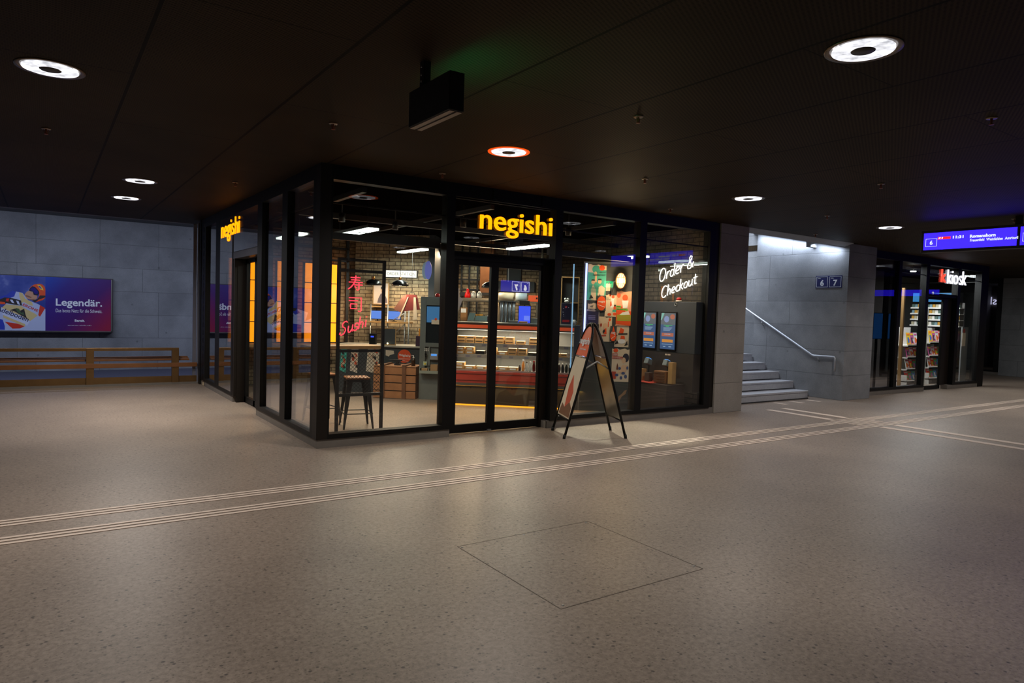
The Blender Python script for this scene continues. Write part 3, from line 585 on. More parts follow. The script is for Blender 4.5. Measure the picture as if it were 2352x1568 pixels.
# ---------------------------------------------------------------- A-frame pavement sign
def aframe():
    t = thing('pavement_sign', 'black A-frame pavement sign with rounded top standing by the shop doors', 'A-frame sign', (3.46, -.605, 0), math.atan2(.917, .40))
    # local x along the sign width, local y away from the doors side
    Hh = 1.47; hw = .30
    def outline(side):   # slanting plane: y from side*.37 at floor to ~0 at apex
        def P(x, z): return (x, side*(.40*(1-z/Hh)+.012), z)
        pts = [P(-hw, 0.0), P(-hw*.98, .5), P(-hw*.93, .9)]
        pts += [P(-hw*.9*math.cos(a), .98+(Hh-.98)*math.sin(a)) for a in [PI/2*k/10 for k in range(1, 21)]]
        pts += [P(hw*.98, .5), P(hw, 0.0)]
        return pts, P
    for side, nm in ((1, 'left'), (-1, 'right')):
        pts, P = outline(side)
        MB().tube(pts, .017, 10).build('frame_tube', BLK, t)
        MB().tube([P(-hw*.95, .23), P(hw*.95, .23)], .012, 8).build('lower_bar', BLK, t)
        MB().tube([P(-hw*.91, 1.03), P(hw*.91, 1.03)], .010, 8).build('divider_bar', mat('divider_chrome', (190, 190, 195), .2, .9), t)
        def sheet(name, poly, m, off=0.0):
            b_ = MB(); o = side*(.004+off)
            A = [Vector(P(x, z)) for x, z in poly]; n_ = len(A)
            V = [a+Vector((0, -.004*side+off*side, 0)) for a in A]+[a+Vector((0, .004*side+off*side, 0)) for a in A]
            b_.add(V, [tuple(range(n_)), tuple(range(2*n_-1, n_-1, -1))]+[((i+1) % n_, i, n_+i, n_+(i+1) % n_) for i in range(n_)])
            return b_.build(name, m, t)
        arch = [(-hw*.86, 1.045)]+[(-hw*.84*math.cos(a), 1.045+(Hh-1.085)*math.sin(a)) for a in [PI*k/16 for k in range(1, 16)]]+[(hw*.86, 1.045)]
        if side == 1:
            sheet('header_board', arch, ORANGE)
            sheet('poster_board', [(-hw*.93, .24), (hw*.93, .24), (hw*.88, 1.02), (-hw*.88, 1.02)], CREAM)
            sheet('poster_print', [(-.10, .42), (.06, .36), (.12, .62), (.06, .78), (-.04, .66), (-.12, .58)], mat('print_red_soft', (196, 84, 60), .6), .005)
            sheet('poster_print', [(-.24, .26), (.24, .26), (.2, .40), (.05, .36), (-.1, .44), (-.22, .38)], mat('print_brown_soft', (116, 78, 56), .6), .0055)
            a = math.atan2(.40, Hh)
            tx = text('lettering', 'negishi', .1, WPR, t, (.235, .40*(1-1.17/Hh)+.024, 1.17), (PI/2-a, 0, PI), .001, .002, fit=(.44, .12))
            tx = text('lettering', 'SUSHI BAR', .1, WPR, t, (.13, .40*(1-1.13/Hh)+.024, 1.12), (PI/2-a, 0, PI), .001, 0, fit=(.26, .022))
        else:
            sheet('header_board', arch, mat('board_back_grey', (150, 146, 140), .6))
            sheet('poster_board', [(-hw*.93, .24), (hw*.93, .24), (hw*.88, 1.02), (-hw*.88, 1.02)], mat('board_back_shiny', (120, 116, 108), .28, .55))
    for x in (-hw*.9, hw*.9):
        y = .40*(1-.92/Hh); MB().tube([(x, -y, .90), (x, 0, .99), (x, y, .90)], .011, 6).build('spreader_arm', mat('spreader_grey', (168, 166, 164), .4), t)
    for x in (-hw, hw):
        for y in (-.412, .412): MB().cyl((x, y, 0), (x, y*.985, .05), .020, 10).build('foot_cap', mat('rubber_black', (14, 14, 14), .8), t)
aframe()

# ================================================================ inside the sushi shop
RZ = math.atan2(-.6429, .766)
DO = Vector((3.17, 2.54, 0)); DE = Vector((.766, -.6429, 0)); DN = Vector((.6429, .766, 0))
def DP(s, d, z=0): p = DO+DE*s+DN*d; return (p.x, p.y, z)
def dt(name, label, cat, s, d, z=0, group=None, turn=0): return thing(name, label, cat, DP(s, d, z), RZ+turn, group)
def done(mb, name, mats, label, cat, s, d, z, group=None, turn=0, bevel=0):
    o = mb.build(name, mats, None, DP(s, d, z), (0, 0, RZ+turn), bevel); return tag(o, label, cat, group)
SHOPBLK = mat('shop_black_steel', (26, 25, 26), .5)

# back walls
struct('wall_shop_back', MB().box(0, 3.3, 6.55, 6.65, 0, CH), BRICK)
b = MB().box(-2.6, -1.02, 2.6, 2.72, 0, CH); o = b.build('wall_order_station', BRICK, None, DP(0, 0), (0, 0, RZ)); o['kind'] = 'structure'
b = MB().box(-.95, 3.2, 3.6, 3.72, 0, CH); o = b.build('wall_kitchen', BRICK, None, DP(0, 0), (0, 0, RZ)); o['kind'] = 'structure'
b = MB().box(-1.02, -.90, 2.5, 3.72, 0, CH); o = b.build('wall_kitchen_side', mat('dark_blue_grey_wall', (40, 46, 54), .7), None, DP(0, 0), (0, 0, RZ)); o['kind'] = 'structure'
struct('wall_shop_side', MB().box(6.50, 6.73, .16, 6.6, 0, CH), BRICKY)
# dark poster partition
b = MB().box(2.12, 2.95, 0, .10, 0, 2.45).box(2.12, 2.95, -.004, .0, 2.42, 2.45, 1)
o = b.build('wall_poster_partition', [DGREY, STEEL], None, DP(0, 0), (0, 0, RZ)); o['kind'] = 'structure'
struct('trim_10', MB().box(.15, 1.66, .30, .38, 2.37, 2.45).box(3.42, 5.0, .30, .38, 2.42, 2.50).box(.15, 6.5, 2.2, 2.28, 2.86, 2.94).box(.15, 6.5, 4.2, 4.28, 2.86, 2.94)
       .box(.6, .66, .3, 6.5, 2.95, 3.01).box(2.4, 2.46, .3, 6.5, 2.95, 3.01).box(4.6, 4.66, .3, 6.5, 2.95, 3.01), SHOPBLK, 'black steel grid under the shop ceiling')
tag(MB().box(.16, 6.5, .16, 6.5, 3.10, 3.155).build('trim_13', mat('shop_ceiling_black', (7, 6, 6), .9, spec=0.0)), None, None, kind='structure')
# linear tube fixtures
TUBE = emi('cool_white_tube', (.86, 1.0, .90), 7.0)
FIX = [(1.26, 1.48, 3.05, 2.66, 'above the neon window'), (3.32, 3.95, 5.05, 2.68, 'over the order station'), (4.30, 1.50, 2.65, 2.68, 'behind the entrance doors'),
       (5.05, 4.55, 5.35, 2.66, 'seen through the left door leaf'), (5.9, .85, 1.9, 2.58, 'over the self-order screens'), (.72, 2.9, 4.1, 2.66, 'near the left shop front')]
for i, (x, y0, y1, z, w) in enumerate(FIX):
    t = thing('tube_light', 'bright linear ceiling light '+w, 'ceiling lamp', (x, (y0+y1)/2, z), group='linear lights inside the shop'); h = (y1-y0)/2
    MB().box(-.09, .09, -h, h, .03, .07).build('lamp_body', SHOPBLK, t)
    d_ = MB().box(-.075, .075, -h+.02, h-.02, .0, .03).build('diffuser', TUBE, t)
    for q in (-.45, .45): MB().box(-.08, .08, q*h-.015, q*h+.015, -.006, .0).build('clip', SHOPBLK, t)
    for q in (-.7, .7): MB().cyl((0, h*q, .07), (0, h*q, 3.10-z), .004, 5).build('suspension_wire', SHOPBLK, t)
lamp('shop_fill_tube_light', 'AREA', (1.26, 2.27, 2.645), 30, (.92, 1, .9), shape='RECTANGLE', size=.15, size_y=1.5)
lamp('shop_fill_tube_light', 'AREA', (4.30, 2.1, 2.665), 26, (.92, 1, .9), shape='RECTANGLE', size=.15, size_y=1.1)
lamp('shop_fill_tube_light', 'AREA', (3.32, 4.5, 2.665), 20, (.92, 1, .9), shape='RECTANGLE', size=.15, size_y=1.1)
# ceiling spot over the floor by the doors and on the glass corner
for x, y, e in ((2.45, 1.1, 55), (.95, 1.9, 120), (1.9, 2.2, 130), (4.1, .75, 750)):
    t = thing('spot_lamp', 'small black spot lamp on the shop ceiling rail '+{2.45: 'behind the doors', .95: 'over the bar stools', 1.9: 'over the wooden crate', 4.1: 'near the blue neon tube'}[x], 'spot lamp', (x, y, 2.78), group='black ceiling spots in the shop')
    MB().lathe((0, 0, 0), [(.03, 0), (.045, 0), (.045, .12), (0, .12)], 16).cyl((0, 0, .12), (0, 0, .38), .008, 6).build('lamp_body', SHOPBLK, t)
    MB().lathe((0, 0, 0), [(0, .004), (.03, .004), (.03, .012), (0, .012)], 16).build('bulb', emi('warm_spot_bulb', (1, .72, .42), 12), t)
    lamp('spot_lamp_light', 'SPOT', (x, y, 2.77), e, (1.0, .66, .36) if x < 4 else (.95, .95, .8), (math.radians(-24) if x > 4 else 0, 0, 0), spot_size=math.radians(110 if x < 4 else 40), spot_blend=.9 if x < 4 else .35, shadow_soft_size=.04)

# yellow lantern panels along the back
YL = emi('lantern_yellow', (1.0, .27, .002), 2.7)
for i, x in enumerate((.40, .83, 1.33, 1.89, 2.40)):
    w = (.07, .065, .06, .075, .075)[i]
    t = thing('paper_lantern_panel', 'tall glowing yellow lantern column, '+('leftmost of five', 'second from the left', 'middle one of five', 'fourth from the left', 'rightmost, beside the neon window')[i], 'lantern', (x, 6.25, .849), group='yellow lantern columns')
    for k in range(4): MB().box(-w, w, 0, .12, k*.40+.008, k*.40+.392).build('lantern_panel', YL, t)
    f = MB(); 
    for k in range(5): f.box(-w-.012, w+.012, -.008, .13, k*.40-.008, k*.40+.008)
    f.box(-w-.012, -w, -.008, .13, 0, 1.6).box(w, w+.012, -.008, .13, 0, 1.6).build('lantern_frame', SHOPBLK, t)
o = MB()
for x in (.1, .6, 1.1, 1.6, 2.15, 2.65): o.box(x-.03, x+.03, 6.1, 6.16, 0, CH)
for z in (2.5, 2.75, .82): o.box(.1, 2.68, 6.1, 6.16, z, z+.04)
tag(o.build('steel_shelf_frame', SHOPBLK), 'black steel lattice in front of the yellow lanterns', 'shelf frame')
tag(MB().box(.1, 2.5, 5.7, 6.45, .79, .84).build('wall_bar_top', PINE), 'pale wooden bar ledge below the yellow lanterns', 'bar ledge')

# steel screen frame with mesh next to the window and its bar top
t = thing('mesh_divider', 'black steel frame with wire mesh and wooden bar ledge behind the corner window', 'room divider', (.53, .82, 0))
f = MB()
for x in (0, .60): f.box(x-.018, x+.018, -.018, .018, 0, 2.2)
for z in (.46, 1.02, 2.03, 2.165): f.box(0, .6, -.015, .015, z, z+.035)
f.build('steel_frame', SHOPBLK, t)
g = MB()
for i in range(24):
    x0 = i*.05-.55
    for sgn in (1, -1):
        a = max(0, x0); c_ = min(.6, x0+.56)
        if c_-a > .02:
            za = .495+(a-x0)*.95; zc = .495+(c_-x0)*.95
            if sgn < 0: za, zc = 1.515-za, 1.515-zc
            g.add([(a, -.002, za), (c_, -.002, zc), (c_, .002, zc), (a, .002, za), (a, -.002, za+.005), (c_, -.002, zc+.005), (c_, .002, zc+.005), (a, .002, za+.005)], [(0,3,2,1),(4,5,6,7),(0,1,5,4),(1,2,6,5),(2,3,7,6),(3,0,4,7)])
g.build('wire_mesh', SHOPBLK, t)
MB().box(-.36, .6, .0, .34, 1.06, 1.10).build('bar_ledge', PINE, t, bevel=.003)

def stool(loc, rz, label):
    t = thing('bar_stool', label, 'bar stool', loc, rz, 'black metal bar stools')
    MB().box(-.155, .155, -.155, .155, .645, .672).build('seat', mat('stool_wood', (150, 92, 46), .5, noise=.4), t, bevel=.012)
    MB().box(-.15, .15, -.15, .15, .615, .645).hexa([(-.15, -.15, .615), (.15, -.15, .615), (.15, .15, .615), (-.15, .15, .615), (-.15, -.15, .62), (.15, -.15, .62), (.15, .15, .62), (-.15, .15, .62)]).build('seat_frame', SHOPBLK, t)
    for sx in (-1, 1):
        for sy in (-1, 1):
            a, c_ = .148, .20
            P0 = [(sx*(a-.07), sy*a, .62), (sx*a, sy*a, .62), (sx*a, sy*(a-.07), .62)]; P1 = [(sx*(c_-.022), sy*c_, 0), (sx*c_, sy*c_, 0), (sx*c_, sy*(c_-.022), 0)]
            P2 = [(sx*(a-.066), sy*(a-.006), .62), (sx*(a-.006), sy*(a-.006), .62), (sx*(a-.006), sy*(a-.066), .62)]; P3 = [(sx*(c_-.022), sy*(c_-.006), 0), (sx*(c_-.006), sy*(c_-.006), 0), (sx*(c_-.006), sy*(c_-.022), 0)]
            V = P0+P1+P2+P3
            MB().add(V, [(0,1,4,3),(1,2,5,4),(6,9,10,7),(7,10,11,8),(0,3,9,6),(2,8,11,5),(0,6,7,1),(1,7,8,2),(3,4,10,9),(4,5,11,10)]).build('leg', SHOPBLK, t)
    z = .2; c_ = .183; MB().tube([(-c_, -c_, z), (c_, -c_, z), (c_, c_, z), (-c_, c_, z)], .008, 6, closed=True).build('foot_ring', SHOPBLK, t)
stool((.93, 1.17, 0), math.radians(-12), 'front black metal bar stool with brown seat behind the corner window')
stool((.66, 1.75, 0), math.radians(5), 'second black metal bar stool, behind and left of the front one')

# neon signs
RN = emi('red_neon', (1.0, .035, .06), 2.6)
t = thing('neon_sign', 'red neon sushi sign with two Japanese characters hanging in the corner window', 'neon sign', (.42, .22, 1.25))
k1 = [[(.18,.86),(.82,.86)], [(.22,.70),(.80,.70)], [(.05,.54),(.98,.54)], [(.52,1.0),(.50,.72),(.40,.46),(.22,.22),(.02,.06)], [(.42,.36),(.98,.36)], [(.74,.50),(.74,.06),(.66,0),(.56,.05)], [(.46,.26),(.56,.14)]]
k2 = [[(.08,.95),(.92,.95),(.92,.08),(.84,0),(.72,.04)], [(.08,.74),(.70,.74)], [(.2,.52),(.62,.52),(.62,.2),(.2,.2),(.2,.52)]]
for nm, ks, z0 in (('upper_character', k1, .54), ('lower_character', k2, .29)):
    g = MB()
    for p in ks: g.tube([(a*.18, 0, z0+c_*.17) for a, c_ in p], .0065, 6)
    g.build(nm, RN, t)
g = MB(); c_, s_ = math.cos(.33), math.sin(.33)
neon(g, 'Sushi', lambda a, b_: (-.095+a*c_-b_*s_*.4, 0, .005+a*s_+b_*c_), .078, .3, .0065); g.build('lettering', RN, t)
MB().box(-.02, .20, .012, .016, .26, .73).build('backing_plate', CLEAR, t); MB().tube([(.0, .01, .73), (0, .01, 1.0), (.0, .085, 1.13)], .002, 5).tube([(.18, .01, .73), (.18, .01, 1.0), (.18, .085, 1.13)], .002, 5).build('hanging_wire', SHOPBLK, t)
WN = emi('white_neon', (1.0, .93, .86), 4.0)
t = thing('neon_sign', 'white script neon reading Order & Checkout on the brick wall', 'neon sign', (6.42, 1.06, 2.15))
T = math.radians(17.5); ct, sn = math.cos(T), math.sin(T)
g = MB(); neon(g, 'Order &', lambda a, b_: (0, -(a*ct-b_*sn*.3), a*sn+b_*ct+.04), .118, .2, .0065); g.build('lettering', WN, t)
g = MB(); neon(g, 'Checkout', lambda a, b_: (0, -(a*ct-b_*sn*.3+.07), a*sn+b_*ct-.24), .104, .2, .0065); g.build('lettering', WN, t)
MB().box(.012, .016, -1.05, .03, -.3, .42).build('backing_plate', CLEAR, t)

# ---------------------------------------------------------------- chiller with sushi boxes
CHG = mat('chiller_grey', (132, 130, 124), .5, .2, noise=.15, nscale=40); CHD = mat('chiller_dark', (40, 38, 36), .5)
t = dt('display_chiller', 'long open display chiller with red front panel and orange top band', 'display chiller', 0, 0)
f = MB().box(-.04, 2.0, .60, .66, .04, 1.38).box(-.04, 2.0, .05, .62, .34, .59).box(-.04, 2.0, .10, .66, 1.27, 1.38); f.build('body', CHG, t)
MB().box(-.04, 2.0, .03, .62, .02, .33).build('base', CHD, t)
MB().box(-.04, 2.0, .02, .05, .38, .575).box(-.04, 2.0, .012, .02, .42, .425, 1).box(-.04, 2.0, .012, .02, .53, .535, 1).build('red_panel', [mat('red_front_panel', (176, 62, 50), .5), CHD], t)
MB().box(-.04, 2.0, .0, .05, .335, .38).build('bumper', mat('bumper_grey', (84, 80, 74), .5), t)
MB().box(-.04, 2.0, .088, .10, 1.30, 1.355).build('orange_band', mat('orange_top_band', (232, 92, 52), .45, emit=(232, 92, 52), es=.25), t)
MB().box(-.06, 2.0, .07, .80, 1.38, 1.398).build('top_slab', STEEL, t)
MB().box(2.0, 2.10, .0, .68, 0, 1.398).box(-.06, -.04, .0, .66, 0, 1.38).build('end_panel', DGREY, t)
for z, d0 in ((.60, .06), (.85, .16), (1.035, .23)):
    s_ = MB().box(-.04, 2.0, d0, .6, z-.015, z).build('shelf', CHG, t)
    MB().box(-.04, 2.0, d0-.008, d0, z-.055, z+.004).build('price_rail', mat('price_rail', (156, 156, 150), .4), s_)
    g = MB(); x = -.02
    while x < 1.95: g.box(x, x+.07, d0-.011, d0-.008, z-.045, z-.012); x += random.choice((.2, .26, .31, .17))
    g.build('price_tags', mat('price_tag', (120, 122, 140), .5), s_)
LED = emi('chiller_led', (1.0, .90, .74), 5.0)
MB().box(-.04, 2.0, .28, .30, 1.262, 1.27).box(-.04, 2.0, .24, .25, 1.010, 1.018).box(-.04, 2.0, .17, .18, .826, .833).build('led_strip', LED, t)
MB().box(-.04, 2.0, .035, .05, .322, .334).build('amber_led_strip', emi('amber_led', (1.0, .38, .02), 3.0), t)
MB().box(-.04, 2.0, .0, .03, .0, .02).build('amber_floor_glow', emi('floor_glow_amber', (1.0, .36, .01), 1.6), t)  # glow line on the floor, put in as an emitting strip
for k in (.30, 1.0, 1.55): MB().disc(k, .30, .012, .024, .03).build('lock', BLK, t)
lamp('chiller_light', 'AREA', DP(.98, .28, 1.25), 20, (1.0, .87, .68), (0, 0, RZ), shape='RECTANGLE', size=1.9, size_y=.1)
lamp('chiller_shelf_fill', 'AREA', DP(.98, .26, 1.01), 9, (1.0, .87, .68), (0, 0, RZ), shape='RECTANGLE', size=1.9, size_y=.03)  # area lights added under the shelves to brighten the lower rows
lamp('chiller_shelf_fill', 'AREA', DP(.98, .19, .825), 11, (1.0, .87, .68), (0, 0, RZ), shape='RECTANGLE', size=1.9, size_y=.03)
lamp('amber_floor_light', 'AREA', DP(.98, -.02, .33), 5, (1.0, .5, .08), (math.radians(-30), 0, RZ), shape='RECTANGLE', size=2.4, size_y=.04)

BOXW = mat('sushi_box_wood', (206, 156, 92), .6, noise=.2, nscale=25); LIDM = mat('clear_lid_pale', (226, 214, 190), .3); BLKTRAY = mat('black_tray', (28, 26, 26), .4)
ORD = ['first', 'second', 'third', 'fourth', 'fifth', 'sixth', 'seventh', 'eighth', 'ninth', 'tenth', 'eleventh', 'twelfth', 'thirteenth', 'fourteenth']
def sushi_box(s, d, z, w, h, dp, label, grp, kind=0):
    t = dt('sushi_box', label, 'sushi box', s, d, z, grp)
    b_ = MB().box(0, w, 0, .006, 0, h).box(0, w, dp-.006, dp, 0, h).box(0, .006, 0, dp, 0, h).box(w-.006, w, 0, dp, 0, h).box(0, w, 0, dp, 0, .006)
    b_.build('tray', BLKTRAY if kind == 2 else BOXW, t)
    if kind == 0: MB().box(w*.12, w*.88, -.001, .0, h*.45, h*.72).build('grip_slot', INK, t)
    if kind == 1: MB().box(w*.2, w*.8, -.001, 0, h*.25, h*.75).build('paper_label', WPR, t)
    MB().box(.004, w-.004, .004, dp-.004, h-.004, h+.004).build('lid', LIDM, t)
rows = [(1.037, .25, [0, .155, .31, .47, .66, .83, 1.02, 1.24, 1.42, 1.60], 'top', .15, .055), (.852, .18, [.0, .16, .34, .55, .72, .89, 1.06, 1.23, 1.40, 1.62, 1.78], 'middle', .15, .055), (.602, .09, [.0, .17, .36, .55, .735, .91], 'bottom', .165, .05)]
for z, d0, ss, nm, w, h in rows:
    n_ = 0
    for i, s in enumerate(ss):
        kind = 0 if nm == 'top' else ((1, 1, 2, 0, 1, 0, 0, 2, 0, 0, 0)[i] if nm == 'middle' else 1)
        two = (nm == 'top' and i in (0, 1, 2, 3, 4, 5, 7)) or (nm == 'middle' and i in (0, 1, 3, 5, 6)) or (nm == 'bottom' and i == 0)
        what = ('slotted wooden sushi box', 'cardboard sushi box with white label', 'black sushi tray')[kind]
        sushi_box(s, d0+.02, z, w, h, .2, '%s, %s chiller shelf, %s from left%s' % (what, nm, ORD[i], ', lower of two' if two else ''), 'sushi boxes on the chiller shelves', kind)
        if two: sushi_box(s+.004, d0+.024, z+h+.005, w-.006, h, .195, '%s, %s chiller shelf, %s from left, upper of two' % (what, nm, ORD[i]), 'sushi boxes on the chiller shelves', kind)
BOT = [(1.107, .10, (30, 30, 32), (30, 30, 32), 'short black bottle'), (1.165, .19, (214, 130, 40), (235, 235, 235), 'amber drink bottle with white cap'), (1.225, .16, (196, 200, 196), (40, 40, 40), 'clear bottle with black cap'),
       (1.285, .165, (202, 206, 204), (240, 240, 240), 'clear bottle with white cap'), (1.345, .18, (96, 22, 18), (210, 36, 30), 'dark cola bottle with red cap'), (1.40, .17, (120, 24, 22), (60, 60, 60), 'dark red bottle with grey cap'),
       (1.455, .165, (190, 60, 70), (235, 235, 235), 'pink drink bottle with white cap'), (1.72, .15, (70, 50, 48), (236, 240, 232), 'brown bottle with white cap behind the right window'), (1.77, .15, (60, 46, 44), (236, 240, 232), 'second brown bottle with white cap behind the right window'),
       (1.83, .16, (40, 40, 40), (230, 234, 228), 'black bottle with pale cap behind the right window'), (1.89, .16, (46, 50, 44), (226, 230, 226), 'dark green bottle with pale cap behind the right window'), (1.95, .155, (56, 56, 54), (220, 226, 226), 'last dark bottle before the chiller end panel')]
for i, (s, h, c_, cap, lb) in enumerate(BOT):
    t = dt('drink_bottle', lb+' on the bottom chiller shelf', 'bottle', s, .13, .602, 'drink bottles on the bottom chiller shelf')
    MB().lathe((0, 0, 0), [(0, 0), (.022, .0), (.024, .01), (.024, h*.55), (.011, h*.78), (.011, h*.88), (0, h*.88)], 14).build('bottle_body', mat('bottle_glass_%d' % i, c_, .15), t)
    MB().lathe((0, 0, 0), [(.014, h*.86), (.014, h), (0, h)], 12).build('cap', mat('bottle_cap_%d' % i, cap, .4), t)
t = dt('alarm_clock', 'small white alarm clock on the chiller shelf behind the right window', 'clock', 1.925, .15, .852)
MB().disc(0, .045, .04, -.015, .015).build('clock_case', WHITE, t); MB().disc(0, .045, .033, -.018, -.015).box(-.002, .002, -.019, -.018, .045, .07, 1).box(0, .018, -.019, -.018, .043, .047, 1).build('dial', [CREAM, INK], t)

# things standing on the chiller counter and in the kitchen
def slab(name, label, cat, s, d, z, w, dp, h, m, grp=None, bevel=.004, parts=()):
    t = dt(name, label, cat, s, d, z, grp); MB().box(0, w, 0, dp, 0, h).build('body', m, t, bevel=bevel)
    for nm, q, mm in parts: MB().box(*q).build(nm, mm, t)
    return t
SCR = emi('pos_blue', (.05, .10, 1.0), 1.0)
t = dt('till_display', 'bright blue upright till display on the chiller counter', 'till display', 1.04, .40, 1.40)
MB().box(-.008, .208, .0, .03, .0, .305).build('housing', BLK, t); MB().box(0, .2, -.003, 0, .01, .295).build('screen', SCR, t); MB().box(.09, .19, -.005, -.003, .05, .13).build('window_pane_graphic', emi('pos_light', (.16, .24, 1), 1.0), t)
slab('till_printer', 'dark till printer on top behind the blue display', 'printer', 1.04, .46, 1.71, .17, .12, .08, CHD); MB().box(1, 2, 1, 2, 1, 2)
done(MB().box(0, .02, 0, .02, 0, .31), 'till_post', BLK, 'black post carrying the till printer', 'post', 1.12, .50, 1.40)
slab('steel_container', 'brushed steel food container at the right of the chiller counter', 'container', 1.24, .45, 1.40, .20, .16, .09, STEEL)
slab('card_box', 'low beige card box in front of the blue till display', 'box', 1.06, .26, 1.40, .14, .08, .035, PINE)
slab('steel_tray', 'flat steel tray left of the blue till display', 'tray', .88, .28, 1.40, .16, .1, .04, STEEL)
t = dt('glass_partition', 'patterned upright glass cylinder stack behind the right door leaf', 'glassware', .80, .8, 1.40)
for x in (-.1, -.03, .04, .11): MB().lathe((x, 0, 0), [(0, 0), (.033, 0), (.033, .37), (.03, .37), (.03, .01), (0, .01)], 14).build('glass_tube', mat('grey_glassware', (128, 132, 138), .2, .4), t)
MB().box(-.16, .16, -.06, .06, .37, .385).build('lid', STEEL, t)
for i, (s, z, w, r, col, lb) in enumerate(((.60, 1.787, .27, .075, (216, 196, 164), 'thick cream paper roll lying on the kitchen shelf'), (.84, 1.787, .20, .08, (170, 186, 196), 'long pale blue-grey paper roll lying beside the cream one'))):
    t = dt('paper_roll', lb, 'paper roll', s+.04*i, 1.25+.2*i, z, turn=(0, .35)[i]); MB().cyl((0, 0, r), (w, -.06, r), r, 20).build('paper', mat('roll_%d' % i, col, .6), t)
    MB().cyl((w-.001, -.06, r), (w+.004, -.0615, r), r*.4, 14).build('roll_core', mat('roll_core', (150, 120, 80), .7), t)
slab('orange_crate', 'orange plastic crate on the kitchen shelf', 'crate', 1.13, 1.3, 1.787, .20, .2, .115, ORANGE, parts=(('handle', (.14, .17, -.01, 0, .05, .08), BLK),))
slab('green_folder', 'narrow green folder upright beside the orange crate', 'folder', 1.40, .64, 1.401, .02, .15, .43, mat('folder_green', (10, 110, 70), .5))
slab('yellow_folder', 'tall yellow folder beside the green one', 'folder', 1.435, .64, 1.401, .028, .15, .53, mat('folder_yellow', (222, 160, 20), .5))
done(MB().cyl((0, 0, 0), (0, 0, .9), .022, 14), 'steel_pipe', mat('polished_pipe', (220, 200, 170), .15, .95), 'polished vertical steel pipe at the right edge of the door opening', 'pipe', 1.385, .9, 1.98)
f = MB().box(-.25, 1.32, 1.2, 1.6, 1.76, 1.785).box(-.25, 1.5, 2.15, 2.5, 1.77, 1.84)
for s in (-.24, .45, 1.28):
    for d in (1.22, 1.56, 2.17, 2.46): f.box(s, s+.03, d, d+.03, 0, 1.78)
f.box(-.25, 1.32, 1.2, 1.6, 1.36, 1.385).box(-.25, 1.5, 2.15, 2.5, 1.36, 1.385)
done(f, 'kitchen_rack', mat('rack_steel', (150, 136, 118), .35, .7), 'steel kitchen racks standing behind the chiller', 'rack', 0, 0, 0)
t = dt('red_flask', 'shiny red rounded flask on the kitchen shelf', 'flask', -.17, 2.3, 1.84); MB().lathe((0, 0, 0), [(0, 0), (.055, 0), (.062, .04), (.05, .10), (.026, .125), (.034, .15), (.02, .185), (0, .19)], 20).build('body', mat('glossy_red', (220, 22, 16), .2), t)
for s, nm, lb in ((-.05, 'glass_bowl', 'round glass bowl on the kitchen shelf beside the red flask'), (.07, 'glass_jug', 'glass jug with steel lid right of the glass bowl')):
    t = dt(nm, lb, 'glassware', s, 2.3, 1.84); MB().lathe((0, 0, 0), [(0, 0), (.045, 0), (.058, .05), (.05, .1), (.046, .1), (.052, .05), (.04, .008), (0, .008)], 18).build('bowl', mat('pale_glassware', (190, 190, 184), .2, .3), t)
    MB().lathe((0, 0, .1), [(0, .0), (.05, 0), (.03, .02), (.01, .035), (0, .035)], 14).build('lid', STEEL, t)
slab('cardboard_box', 'small brown cardboard box with white label on the rack behind the left door leaf', 'box', -.235, 1.9, 1.385, .12, .12, .26, mat('cardboard', (150, 108, 66), .8), parts=(('paper_label', (.01, .11, -.002, 0, .16, .24), WPR),))
for i, (s, z) in enumerate(((.12, 1.40), (.24, 1.40), (.35, 1.40))):
    t = dt('tablet_stand', ('leftmost', 'middle', 'right-hand')[i]+' slanted steel tablet stand on the chiller counter', 'stand', s, .55, z, 'tablet stands on the counter')
    MB().hexa([(0, 0, 0), (.11, 0, 0), (.11, .08, 0), (0, .08, 0), (.03, .06, .10+.05*(i == 0)), (.14, .06, .10+.05*(i == 0)), (.14, .07, .10+.05*(i == 0)), (.03, .07, .10+.05*(i == 0))]).build('bracket', mat('stand_steel', (140, 160, 155), .3, .6), t)
    MB().box(.02, .1, -.01, .05, 0, .02).build('foot', STEEL, t)
t = dt('yellow_bag', 'crumpled mustard yellow bag among the tablet stands', 'bag', .30, .78, 1.40); MB().lathe((0, 0, 0), [(0, 0), (.06, 0), (.07, .05), (.055, .1), (.075, .13), (0, .12)], 9).build('body', mat('mustard_cloth', (190, 128, 34), .8), t)
t = dt('glass_jar', 'square glass jar with pale lid at the door stile', 'jar', .53, .5, 1.40); MB().box(-.045, .045, -.045, .045, 0, .1).build('body', mat('grey_glassware'), t, bevel=.01); MB().box(-.048, .048, -.048, .048, .1, .118).build('lid', WHITE, t, bevel=.004)
t = dt('hanging_paper_banner', 'pale folded paper banner hanging at the left edge of the doors', 'banner', -.03, .55, 1.47); MB().prism([(-.05, .5), (.0, .5), (.0, .36), (.07, .32), (-.05, .0)], 0, .006).build('paper', mat('pale_lilac_paper', (196, 180, 178), .7), t)
t = dt('copper_duct', 'copper-brown square extractor duct in the kitchen', 'duct', -.06, 3.2, 1.98); MB().box(0, .28, 0, .3, 0, 1.15).box(-.02, .3, -.02, .32, -.06, 0, 1).build('body', [mat('copper_brown', (160, 104, 66), .4, .4, noise=.4), CHD], t)
t = dt('extractor_hood', 'grey steel extractor hood right of the copper duct', 'hood', .35, 2.6, 2.0); MB().box(0, .8, 0, .6, 0, .2).box(.2, .5, .2, .5, .2, 1.1).box(.25, .27, -.02, 0, .2, 1.0, 1).build('body', [DGREY, STEEL], t)
f = MB()
for s in (-.85, -.53, -.36, -.18): f.box(s, s+.035, 3.5, 3.54, 0, CH-.01)
